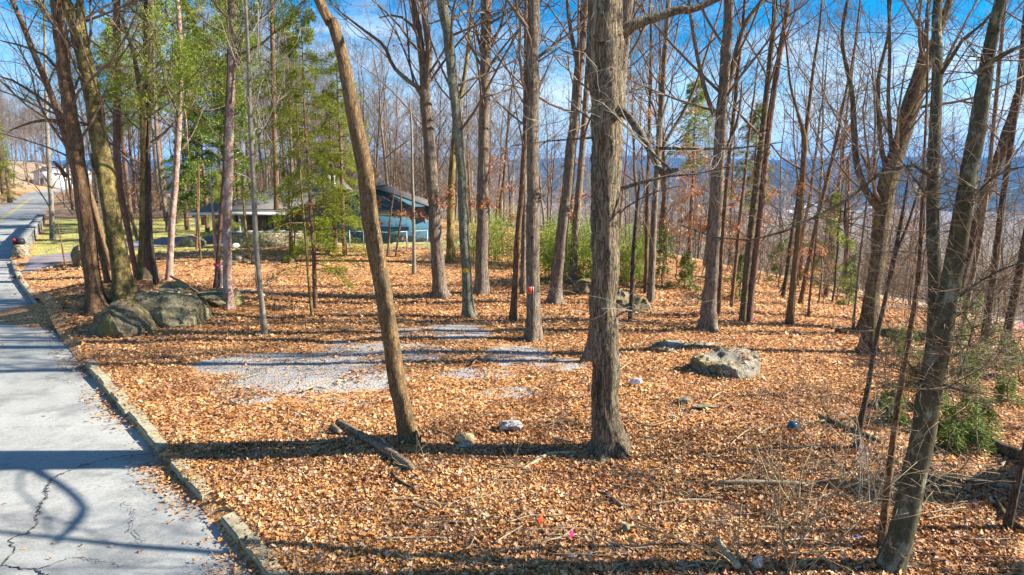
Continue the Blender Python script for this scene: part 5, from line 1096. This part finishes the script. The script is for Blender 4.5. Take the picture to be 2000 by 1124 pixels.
# pallet of lumber-like chain link fence
def fence():
    pts = [(684, 492), (711, 492), (761, 494), (795, 492), (835, 489), (900, 492), (960, 500)]
    W = [hit(*p) for p in pts]; root = thing('chain_link_fence', 'low galvanised chain link fence before the blue house wall', 'fence', W[0])
    for p in W: T = Tubes(); T.add(np.array([p-[0, 0, .2], p+[0, 0, 1.15]]), [.03, .03], 6); T.build('post', M['steel'], root)
    T = Tubes(); N_ = Tubes()
    for a, b in zip(W[:-1], W[1:]):
        T.add(np.array([a+[0, 0, 1.1], b+[0, 0, 1.1]]), [.02, .02], 6); n = int(np.linalg.norm(b-a)/.13)
        for i in range(n+1):
            for s in (-1, 1):
                f0, f1 = i/n, i/n+s*1.0/np.linalg.norm(b-a)
                fa, fb = f0, min(max(f1, 0), 1); hh = abs((fb-fa)/(f1-fa+1e-9))
                N_.add(np.array([a+(b-a)*fa+[0, 0, .05], a+(b-a)*fb+[0, 0, .05+1.0*hh]]), [.0035, .0035], 3)
    T.build('top_rail', M['steel'], root); N_.build('wire_mesh', M['steel'], root)
fence()
# white building at the far road end
b = hit(92, 366); Yb = b[1]; s_ = np.linalg.norm(b-[0, 0, CH])/np.linalg.norm(ray(92, 366))/F; xw = b[0]; wd = 47*s_; hh = 30*s_
root = thing('white_building', 'small white gabled building at the far end of the road', 'building', (xw, Yb, b[2]))
xa, xb = xw-24*s_, xw+24*s_
MB().prism([(xa, b[2]-.5), (xb, b[2]-.5), (xb, b[2]+hh*.9), ((xa+xb)/2-4*s_, b[2]+hh*1.28), (xa, b[2]+hh*.95)], Yb, Yb+14).build('wall', M['white'], root)
r_ = MB(); zt = b[2]+hh*1.28+.12; xm = (xa+xb)/2-4*s_
r_.slab([(xa-.5, Yb-.5, b[2]+hh*.93), (xm, Yb-.5, zt), (xm, Yb+14.5, zt), (xa-.5, Yb+14.5, b[2]+hh*.93)], .15); r_.slab([(xm, Yb-.5, zt), (xb+.5, Yb-.5, b[2]+hh*.88), (xb+.5, Yb+14.5, b[2]+hh*.88), (xm, Yb+14.5, zt)], .15); r_.build('roof', M['offwhite'], root)
MB().box(xa+1.2, xa+2.4, Yb-.06, Yb-.01, b[2], b[2]+2.2).build('door', M['greyboard'], root)
# low stone wall along the road, mailbox pillar
def roadwall():
    ys = np.concatenate([np.arange(38.6, 62, .4)]); P, T, Nn = road_frame(ys); root = thing('stone_wall', 'low grey stone wall with flat caps running along the road beyond the driveway', 'stone wall', (P[0, 0], P[0, 1], 0)); V = []
    rg = np.random.default_rng(2); n = len(ys)
    for o_, z in ((.25, -.3), (.25, .80), (.70, .80), (.70, -.3)): V.append(np.column_stack([P+Nn*(o_+rg.normal(0, .02, n))[:, None] if z > 0 else P+Nn*o_, np.full(n, z)]))
    V = np.stack(V, 1); i, j = np.meshgrid(np.arange(n-1), np.arange(3), indexing='ij'); Fq = np.stack([i*4+j, i*4+j+1, (i+1)*4+j+1, (i+1)*4+j], -1).reshape(-1, 4)
    cap = np.array([[0, 3, 2, 1], [(n-1)*4, (n-1)*4+1, (n-1)*4+2, (n-1)*4+3]]); link_mesh('wall_body', V.reshape(-1, 3), [Fq, cap], M['bluestone'], root, smooth=False)
    m = MB()
    for k in range(0, n-2, 2):
        a, c = P[k]+T[k]*.02, P[k+2]-T[k]*.02; dz = rg.uniform(0, .05)
        m.slab([(*(a+Nn[k]*.2), .88+dz), (*(c+Nn[k+2]*.2), .88+dz), (*(c+Nn[k+2]*.76), .88+dz), (*(a+Nn[k]*.76), .88+dz)], .075)
    m.build('cap_stones', M['capstone'], root)
    q = P[0]+Nn[0]*.5-T[0]*.62; root = thing('mailbox_pillar', 'short rough stone pillar standing at the near end of the low road wall', 'pillar', (q[0], q[1], 0))
    MB().box(q[0]-.3, q[0]+.3, q[1]-.28, q[1]+.28, -.3, .78).build('pillar', M['fieldstone'], root)
    root = thing('mailbox', 'black mailbox with a red flag on top of the short stone pillar', 'mailbox', (q[0], q[1], .78)); m = MB()
    m.prism([(q[0]-.3, .79), (q[0]+.22, .79), (q[0]+.22, 1.0), (q[0]+.12, 1.12), (q[0]-.2, 1.12), (q[0]-.3, 1.0)], q[1]-.14, q[1]+.14); m.build('box', M['black'], root)
    MB().box(q[0]-.30, q[0]-.12, q[1]-.20, q[1]-.16, 1.0, 1.10).build('flag', M['red'], root)
roadwall()

# ------------------------------------------------------------------ SIGNS AND MARKERS
def on_trunk(px, py, base, r, w_, h_, name, label, cat, build, roll=0.0):
    b = hit(*base); p = at(px, py, b[1]-r-.02); root = thing(name, label, cat, p); build(root, p)
    return root
def sign(root, p):
    x, y, z = p; MB().box(x-.10, x+.10, y-.008, y, z-.095, z+.095).build('backing', M['offwhite'], root)
    MB().box(x-.094, x+.045, y-.0125, y-.0085, z-.082, z+.088).build('panel', M['orangep'], root); MB().box(x+.047, x+.085, y-.0125, y-.0085, z-.082, z+.088).build('side_strip', M['black'], root)
    m = MB(); rg = np.random.default_rng(1)
    for r_, zz in enumerate((.045, .0, -.045)):
        xx = x-.078
        while xx < x+.02: w_ = rg.uniform(.008, .02); m.box(xx, xx+w_, y-.0150, y-.0128, z+zz-.012, z+zz+.012); xx += w_+.007
    m.build('lettering', M['redmark'], root)
M['redmark'] = plain('dark_red_ink', (.45, .02, .01), .6, .05)
on_trunk(1036, 567, (1042, 664), .22, .2, .2, 'orange_sign', 'small orange rectangular sign nailed on the straight grey trunk left of the central oak', 'sign', sign)
def disc(root, p):
    T = Tubes(); x, y, z = p; T.add(np.array([[x, y-.012, z], [x, y, z]]), [.085, .085], 20); T.build('disc', M['yellowp'], root)
    m = MB(); m.box(x-.03, x+.02, y-.0150, y-.0125, z+.04, z+.052); m.box(x-.05, x+.03, y-.0150, y-.0125, z+.008, z+.016); m.box(x-.02, x+.035, y-.0150, y-.0125, z-.02, z-.010); m.build('markings', M['redmark'], root)
on_trunk(909, 529, (916, 620), .19, .2, .2, 'yellow_tag', 'round yellow tag on the lichened tree', 'tag', disc)
def ribbon(px, py, base, r, name, label, mat='pink'):
    b = hit(*base); p = at(px, py, b[1]); root = thing(name, label, 'ribbon', p); T = Tubes(); a = np.linspace(0, 2*np.pi, 16)
    m = MB()
    for i in range(15): m.quad(*[(p[0]+r*math.cos(a[k]), p[1]+r*math.sin(a[k]), p[2]+z) for k, z in ((i, -.03), (i+1, -.03), (i+1, .03), (i, .03))])
    m.build('band', M[mat], root); MB().slab([(p[0]+r*.8, p[1]-r*.9, p[2]), (p[0]+r*.8+.06, p[1]-r*.9, p[2]-.01), (p[0]+r*.8+.07, p[1]-r*.9-.01, p[2]-.16), (p[0]+r*.8+.01, p[1]-r*.9-.01, p[2]-.15)], .004).build('tail', M[mat], root)
ribbon(424, 518, (422, 568), .125, 'pink_ribbon', 'pink ribbon tied round the narrow brown pine')
def flag(px, py, h_, label, mat='pink', s=1.0):
    h_ *= .8; s *= .62
    b = hit(px, py); root = thing('marker_flag', label, 'marker flag', b); T = Tubes(); T.add(np.array([b-[0, 0, .05], b+[.01, 0, h_*.5], b+[.03, 0, h_]]), [.004]*3, 4); T.build('stake', M['steel'], root)
    m = MB(); z = b[2]+h_; x = b[0]+.03; y = b[1]
    m.slab([(x, y-.01, z), (x+.05*s, y+.015, z-.01), (x+.06*s, y+.0, z-.13*s), (x+.015, y-.03, z-.14*s)], .005); m.quad((x, y-.02, z-.02), (x-.03*s, y-.03, z-.05), (x-.01*s, y-.05, z-.17*s), (x+.012, y-.025, z-.12*s)); m.build('ribbon', M[mat], root)
flag(1110, 1062, .25, 'pink ribbon stake low in the picture, nearest to the camera'); flag(1050, 1028, .22, 'orange ribbon stake in the leaves above the nearest pink stake', 'orangep', 1.2)
flag(1548, 652, .22, 'pink ribbon stake just right of the smooth forked tree foot'); flag(1364, 626, .25, 'pink ribbon stake left of the Y shaped tree foot'); flag(1468, 629, .22, 'pink ribbon stake at the foot of the close pair of trunks'); flag(1434, 590, .25, 'pink ribbon stake behind the close pair of trunks')
flag(1989, 660, .7, 'tall pink ribbon stake at the far right edge', s=2.2); flag(130, 410, .5, 'red flag stake on the far lawn by the road', 'red', 1.6); flag(1032, 915, .10, 'scrap of dark orange ribbon in the leaves left of the central oak foot', 'orangep', .8)
for i, (px, py) in enumerate(((1905, 970), (1825, 735), (1855, 742), (1940, 702), (1905, 968))):
    if i < 4: flag(px, py+6, .10, ('orange ribbon scrap lying right of the nearest tree foot', 'orange ribbon scrap in front of the green seedlings', 'orange ribbon scrap among the green seedlings', 'orange ribbon scrap behind the green seedlings')[i], 'orangep', 1.0)
b = hit(1548, 838); bm = bmesh.new(); bmesh.ops.create_uvsphere(bm, u_segments=20, v_segments=12, radius=.10)
for v in bm.verts: v.co.z = max(v.co.z, -.03); v.co.x *= 1.05
me = bpy.data.meshes.new('blue_ball'); bm.to_mesh(me); bm.free(); me.materials.append(M['bluep']); o = bpy.data.objects.new('blue_ball', me); COL.objects.link(o); o.location = (b[0], b[1], b[2]+.06); tag(o, 'dark blue deflated ball lying in the leaves on the right', 'ball')
me.polygons.foreach_set('use_smooth', np.ones(len(me.polygons), bool))
b = hit(1672, 1055); MB().box(b[0]-.03, b[0]+.035, b[1]-.02, b[1]+.02, b[2]+.02, b[2]+.07).prism([(b[0]-.015, b[2]+.071), (b[0]+.02, b[2]+.071), (b[0]+.012, b[2]+.095), (b[0]-.008, b[2]+.095)], b[1]-.012, b[1]+.012)
m_ = MB().box(b[0]-.03, b[0]+.035, b[1]-.02, b[1]+.02, b[2]+.0, b[2]+.05).prism([(b[0]-.015, b[2]+.051), (b[0]+.02, b[2]+.051), (b[0]+.012, b[2]+.075), (b[0]-.008, b[2]+.075)], b[1]-.012, b[1]+.012)
M['bright_blue'] = plain('bright_blue_plastic', (.02, .12, .55), .4, .1)
tag(m_.build('bottle_cap', M['bright_blue']), 'tiny bright blue plastic scrap in the leaves left of the nearest tree foot', 'litter')

# ------------------------------------------------------------------ LOGS, STICKS, BRUSH
def stick(name, label, pl, mat, cat='stick', lift=.3, k=7, twigs=0, group=None, rough=.06):
    P = []
    for (px, py, wd) in pl:
        h = hit(px, py); t = np.linalg.norm(h-[0, 0, CH])/np.linalg.norm(ray(px, py)); r = wd*.5*t/F; P.append([h[0], h[1], h[2]+r*lift*2+.04, r])
    P = np.array(P); rg = np.random.default_rng(int(pl[0][0])); W = catmull(P, max(5, 4*len(pl))); T = Tubes(); R = np.maximum(W[:, 3], .006)*(1+rg.normal(0, rough, len(W)))
    T.add(W[:, :3], flute(R, k, rg, .05), k)
    for _ in range(twigs):
        i = rg.integers(1, len(W)-1); d = unit(np.array([rg.normal(), rg.normal(), abs(rg.normal())*.5])); grow(T, W[i, :3], d, rg.uniform(.2, .7), R[i]*.5, 1, 2, rg, nch=(3, 2, 2), rmin=.004)
    return tag(T.build(name, M[mat], loc=P[0, :3]), label, cat, group)
stick('log', 'dead broken log lying left of the leaning tree foot', [(660, 832, 13), (690, 848, 13), (705, 858, 15), (740, 880, 16), (775, 902, 17), (806, 924, 15)], 'deadwood', 'log', k=12)
stick('log', 'short stub of log touching the left end of the broken log', [(650, 840, 11), (664, 852, 11)], 'deadwood', 'log', k=10)
stick('log', 'mossy dark log lying left behind the big crooked tree', [(1632, 652, 9), (1680, 651, 12), (1745, 652, 12)], 'rotlog', 'log', k=10)
stick('log', 'thick dark fallen log right behind the big crooked tree', [(1722, 658, 16), (1745, 662, 24), (1800, 668, 24), (1850, 676, 14), (1910, 682, 10)], 'rotlog', 'log', k=12)
stick('log', 'long rotten log slanting down to the right edge below the seedlings', [(1815, 840, 15), (1860, 852, 20), (1920, 872, 22), (1975, 895, 24), (2030, 920, 22)], 'rotlog', 'log', k=14)
stick('log', 'slim grey log below the long rotten log at the right edge', [(1810, 935, 8), (1860, 942, 10), (1930, 952, 11), (2020, 968, 12)], 'deadwood', 'log', k=9, twigs=4)
stick('log', 'mossy branch lying at the lower right corner edge', [(1945, 985, 8), (1968, 1020, 10), (2010, 1050, 11)], 'rotlog', 'log', k=8)
stick('log', 'dark rotten log in the hollow at the foot of the bent sapling', [(1600, 820, 10), (1640, 838, 12), (1690, 858, 12), (1720, 870, 8)], 'rotlog', 'log', k=9, twigs=5)
stick('log', 'straight pale log lying left of the brown brush', [(1405, 949, 9), (1460, 949, 9), (1540, 951, 9), (1580, 952, 6)], 'palestick', 'log', k=9)
stick('stick', 'thick pale stick pointing up from the bottom edge in the crossed sticks', [(1398, 1065, 11), (1415, 1090, 13), (1440, 1122, 14)], 'palestick', k=9, lift=.8)
stick('stick', 'dark stick crossing the thick pale stick at the bottom edge', [(1440, 1100, 8), (1460, 1124, 9), (1470, 1140, 9)], 'deadwood', k=8)
stick('stick', 'mossy yellow bent stick below the broken log', [(766, 928, 6), (778, 944, 6), (812, 962, 6)], 'rotlog')
stick('stick', 'short dark stick below the mossy yellow stick', [(808, 992, 5), (836, 1004, 5)], 'deadwood')
stick('stick', 'long pale curved stick left of the central oak foot', [(1020, 922, 5), (1050, 905, 6), (1075, 892, 6), (1125, 890, 6)], 'palestick')
stick('stick', 'grey branch lying slanted below the central oak', [(1165, 965, 4), (1190, 975, 6), (1222, 1002, 6)], 'deadwood', twigs=2)
stick('stick', 'long thin arching stick below the central oak', [(1270, 992, 4), (1320, 985, 5), (1370, 983, 5), (1400, 987, 4)], 'palestick')
stick('root', 'bare root running down the rock outcrop to the pinkish pine', [(335, 552, 5), (360, 566, 5), (385, 582, 5), (410, 597, 5), (450, 604, 4)], 'deadwood', 'root', lift=2)
stick('branch', 'fallen grey branch lying across behind the crooked tree', [(1700, 603, 5), (1760, 602, 6), (1820, 604, 6)], 'deadwood', 'branch')
stick('log', 'fallen dead trunk lying in the woods behind the thin straight pole', [(1600, 578, 6), (1660, 582, 8), (1700, 590, 6)], 'deadwood', 'log', twigs=8)
stick('branch', 'pile of thin dead branches on the slope behind the Y shaped tree', [(1335, 600, 3), (1365, 585, 4), (1400, 590, 3)], 'deadwood', 'branch', twigs=14)
stick('log', 'fallen trunk lying behind the right leaning trunk by the bamboo', [(1095, 556, 6), (1130, 556, 8), (1180, 560, 8)], 'deadwood', 'log', twigs=5)
rg_ = np.random.default_rng(99)
for i in range(170):
    px, py = rg_.uniform(780, 1980), 880+240*rg_.uniform()
    if 75 < i < 110: px, py = rg_.uniform(350, 1700), rg_.uniform(700, 900)
    a = rg_.normal(0, .5); L_ = rg_.uniform(14, 62)*(py/1000); w_ = rg_.uniform(1.5, 3.6)
    if side(*hit(px-L_*1.2, py)[:2]) < 1.0: continue
    c, s = math.cos(a)*L_, math.sin(a)*L_*.5; bend = rg_.normal(0, 6)
    stick('stick', 'thin dead twig lying among many others on the fallen leaves', [(px-c, py-s, w_), (px+bend*.2, py+bend, w_), (px+c, py+s, w_*.6)], ('palestick', 'deadwood', 'twigtan')[i % 3], k=5, twigs=rg_.integers(0, 3), group='thin dead twigs on the fallen leaves', lift=.9)
def brush(name, label, px, py, stems, H, mat, seed, spread=.7, kk=(7, 5, 3), cat='shrub', lean=(0, 0), rmin=.0032, mx=2):
    b = hit(px, py); rg = np.random.default_rng(seed); root = thing(name, label, cat, b); T = Tubes()
    for i in range(stems):
        d = unit(np.array([rg.normal(0, spread)+lean[0], rg.normal(0, spread)+lean[1], 1.0])); grow(T, b+np.array([rg.normal(0, .06), rg.normal(0, .06), -.05]), d, H*rg.uniform(.6, 1.1), rg.uniform(.008, .016), 0, mx, rg, up=-.02, wob=.14, nch=kk, rmin=rmin)
    T.build('stems', M[mat], root)
brush('brush', 'tall arching tan shrub at the bottom of the picture left of the nearest tree', 1535, 1130, 7, 2.4, 'twigtan', 1, .35, (7, 4, 2), lean=(.5, .4))
brush('brush', 'pale tangled shrub just left of the nearest tree', 1690, 990, 8, 1.5, 'twigpale', 2, .8, (6, 4, 2))
brush('brush', 'grey tangled shrub at the foot of the bent sapling', 1640, 920, 7, 1.3, 'twig', 3, .8, (6, 4, 2))
brush('brush', 'thin wiry shrub at the bottom edge left of the arching tan shrub', 1450, 1110, 7, 1.0, 'twigtan', 4, .8, (7, 5, 3))
brush('brush', 'loose wiry shrub between the arching tan shrub and the straight pale log', 1550, 985, 7, 1.2, 'twigtan', 5, .8, (6, 4, 2))
brush('brush', 'pale tangle of vine looping low right of the nearest tree', 1862, 800, 4, 1.9, 'twigpale', 6, .3, (5, 3, 2))
brush('brush', 'pale twiggy shrub behind the nearest tree by the right seedlings', 1945, 760, 6, 1.6, 'twigpale', 7, .5, (6, 5, 3))
brush('brush', 'thin grey shrub before the big crooked tree', 1728, 760, 6, 1.8, 'twig', 8, .4, (7, 5, 3))
brush('brush', 'wiry twigs sprouting on top of the flat topped boulder', 1395, 715, 6, .5, 'twigpale', 9, .9, (5, 3, 2), rmin=.004)
brush('brush', 'small green tinged weed tuft in the leaves right of the leaning tree', 922, 882, 3, .45, 'twigtan', 10, .3, (4, 2, 2))
brush('brush', 'thin upright dead weed stems below the pale flat stones', 1322, 820, 4, .6, 'twigpale', 11, .25, (3, 2, 2))
brush('brush', 'upright dead stem cluster right of the central oak foot', 1275, 900, 4, .6, 'twigtan', 12, .3, (3, 2, 2))
brush('brush', 'spindly dead stem standing alone in the leaves left of the sandy block', 880, 850, 2, 1.1, 'twigtan', 13, .05, (3, 2, 2))

# dry grass on the bank and green lawn blades
def grass(name, label, mat, pts, hgt, seed):
    rg = np.random.default_rng(seed); x, y = pts; n = len(x); C = np.column_stack([x, y, gz(x, y)-.02]); D = np.column_stack([rg.normal(0, .35, n), rg.normal(0, .35, n), np.ones(n)])
    V, Fa = leafquads(C, D, hgt, rg, .16, .12); tag(link_mesh(name, V, Fa, M[mat], smooth=False), label, 'grass', kind='stuff')
rg_ = np.random.default_rng(8)
yy = rg_.uniform(60, 120, 60000); xx = road_edge(yy)-7.2-rg_.exponential(2.6, 60000); grass('dry_grass', 'tan dry grass covering the foot of the left road bank', 'drygrass', (xx, yy), .5, 1)
yy = rg_.uniform(38, 70, 90000); xx = rg_.uniform(-48, -12, 90000); k_ = (lawnf(xx, yy) > .55) & ~on_drive(xx, yy) & (side(xx, yy) > .8); grass('lawn_grass', 'yellow green lawn grass beside the driveway', 'greengrass', (xx[k_], yy[k_]), .09, 2)

# ------------------------------------------------------------------ FALLEN LEAVES (countless)
def litter():
    rg = np.random.default_rng(12); parts = []
    for (r0, r1, dens, size, shape) in ((5.5, 13, 1750, .054, 1), (13, 21, 780, .055, 0), (21, 33, 210, .078, 0), (33, 52, 50, .10, 0)):
        A_ = (math.radians(80)/2)*(r1*r1-r0*r0); n = int(A_*dens); r = np.sqrt(rg.uniform(r0*r0, r1*r1, n)); a = np.radians(rg.uniform(-41, 39, n)); x, y = r*np.sin(a), r*np.cos(a)
        s = side(x, y); gm = gravel(x, y); lm = lawnf(x, y)
        nz = np.sin(x*1.7+2*np.sin(y*1.1))*np.sin(y*2.1+np.sin(x*2.3))+.8*np.sin(x*4.1+2*np.sin(y*5.3))*np.sin(y*6.1+np.sin(x*3.3)); gm2 = gm+nz*.3
        keep = (s > .27) & (rg.uniform(size=n) > np.clip((gm2-.3)*1.7, 0, .9)) & (rg.uniform(size=n) > lm*.93) & ~on_drive(x, y)
        keep |= (s > -.55) & (s <= .27) & ((s < 0) | (rg.uniform(size=n) < .22) | (y > 17.4)) & (rg.uniform(size=n) < .42*np.exp(s*3.8)*(1+.9*np.sin(y*1.9))) | ((s <= -.5) & (s > -6.5) & (rg.uniform(size=n) < .0012))
        x, y, s = x[keep], y[keep], s[keep]; n = len(x); z = gz(x, y)+rg.uniform(.002, .04, n)
        onroad = s < .03; z = np.where(onroad, -.095+rg.uniform(0, .012, n), z); kerbm = (s >= .03) & (s < .27); z = np.where(kerbm, .046+rg.uniform(0, .01, n), z)
        th = rg.uniform(0, 6.283, n); D = np.column_stack([np.cos(th), np.sin(th), rg.normal(0, .32, n)*np.where(onroad, .2, 1)]); D /= np.linalg.norm(D, axis=1, keepdims=True)
        S_ = np.column_stack([-np.sin(th), np.cos(th), rg.normal(0, .38, n)*np.where(onroad, .2, 1)]); S_ -= D*np.sum(D*S_, 1, keepdims=True); S_ /= np.linalg.norm(S_, axis=1, keepdims=True); N_ = np.cross(D, S_)
        sz = (size*np.clip(rg.lognormal(0, .38, n), .35, 2.3))[:, None]; asp = rg.uniform(.4, .8, n)[:, None]; cu = rg.normal(.05, .24, n)[:, None]; C = np.column_stack([x, y, z+np.abs(D[:, 2])*sz[:, 0]*.4])-D*sz*.5
        def pt(u, v, w_): return C+D*sz*u+S_*sz*asp*v+N_*sz*(w_+cu*(u-.5)**2*4)
        if shape:
            vs = [pt(0, 0, 0), pt(.22, -.38, .07), pt(.22, .38, .07), pt(.45, -.22, .03), pt(.45, .22, .03), pt(.62, -.52, .12), pt(.62, .52, .12), pt(.78, -.2, .04), pt(.78, .2, .04), pt(1.0, 0, .02), pt(.5, 0, -.02)]
            k = len(vs); V = np.stack(vs, 1).reshape(-1, 3); i = (np.arange(n)*k)[:, None]
            q = [np.array(t_) for t_ in ((0, 2, 4, 10), (0, 10, 3, 1), (10, 4, 6, 8), (10, 7, 5, 3), (10, 8, 9, 7))]
            parts.append((V, [i+t_[None] for t_ in q]))
        else:
            V = np.stack([pt(0, 0, 0), pt(.5, .5, .1), pt(1, 0, 0), pt(.5, -.5, .1)], 1).reshape(-1, 3); i = (np.arange(n)*4)[:, None]; parts.append((V, [i+np.array([[0, 1, 2, 3]])]))
    for o in ROCKS:      # leaves caught on the flatter tops of the rocks
        if o.dimensions.x < .9: continue
        c_, s_ = math.cos(o.rotation_euler.z), math.sin(o.rotation_euler.z); Q = []
        for p in o.data.polygons:
            if p.normal.z > .80 and rg.uniform() < .30*(p.normal.z-.7)*4*(.5+.5*math.sin(p.center.x*4+p.center.y*3)): Q.append((o.location.x+p.center.x*c_-p.center.y*s_, o.location.y+p.center.x*s_+p.center.y*c_, o.location.z+p.center.z+.012))
        if Q: parts.append(leafquads(Q, rg.normal(0, 1, (len(Q), 3))*[1, 1, .08], .10, rg, .6, .05))
    V, Fa = cat_arrays(parts); tag(link_mesh('fallen_leaves', V, Fa, M['litter'], smooth=False), 'brown and orange fallen leaves covering the forest floor', 'leaves', kind='stuff')
litter()

# ------------------------------------------------------------------ HAZE
def haze():
    m = bpy.data.materials.new('haze_air'); m.use_nodes = True; t = m.node_tree; t.nodes.clear(); o = t.nodes.new('ShaderNodeOutputMaterial'); v = t.nodes.new('ShaderNodeVolumePrincipled')
    v.inputs['Color'].default_value = (.05, .40, .98, 1); v.inputs['Density'].default_value = HAZE; v.inputs['Anisotropy'].default_value = 0.0; t.links.new(v.outputs[0], o.inputs['Volume'])
    ob = MB().box(-6500, 6500, -120, 8600, -330, 260).build('haze', m); tag(ob, kind='stuff')
HAZE = 0.00012
haze()
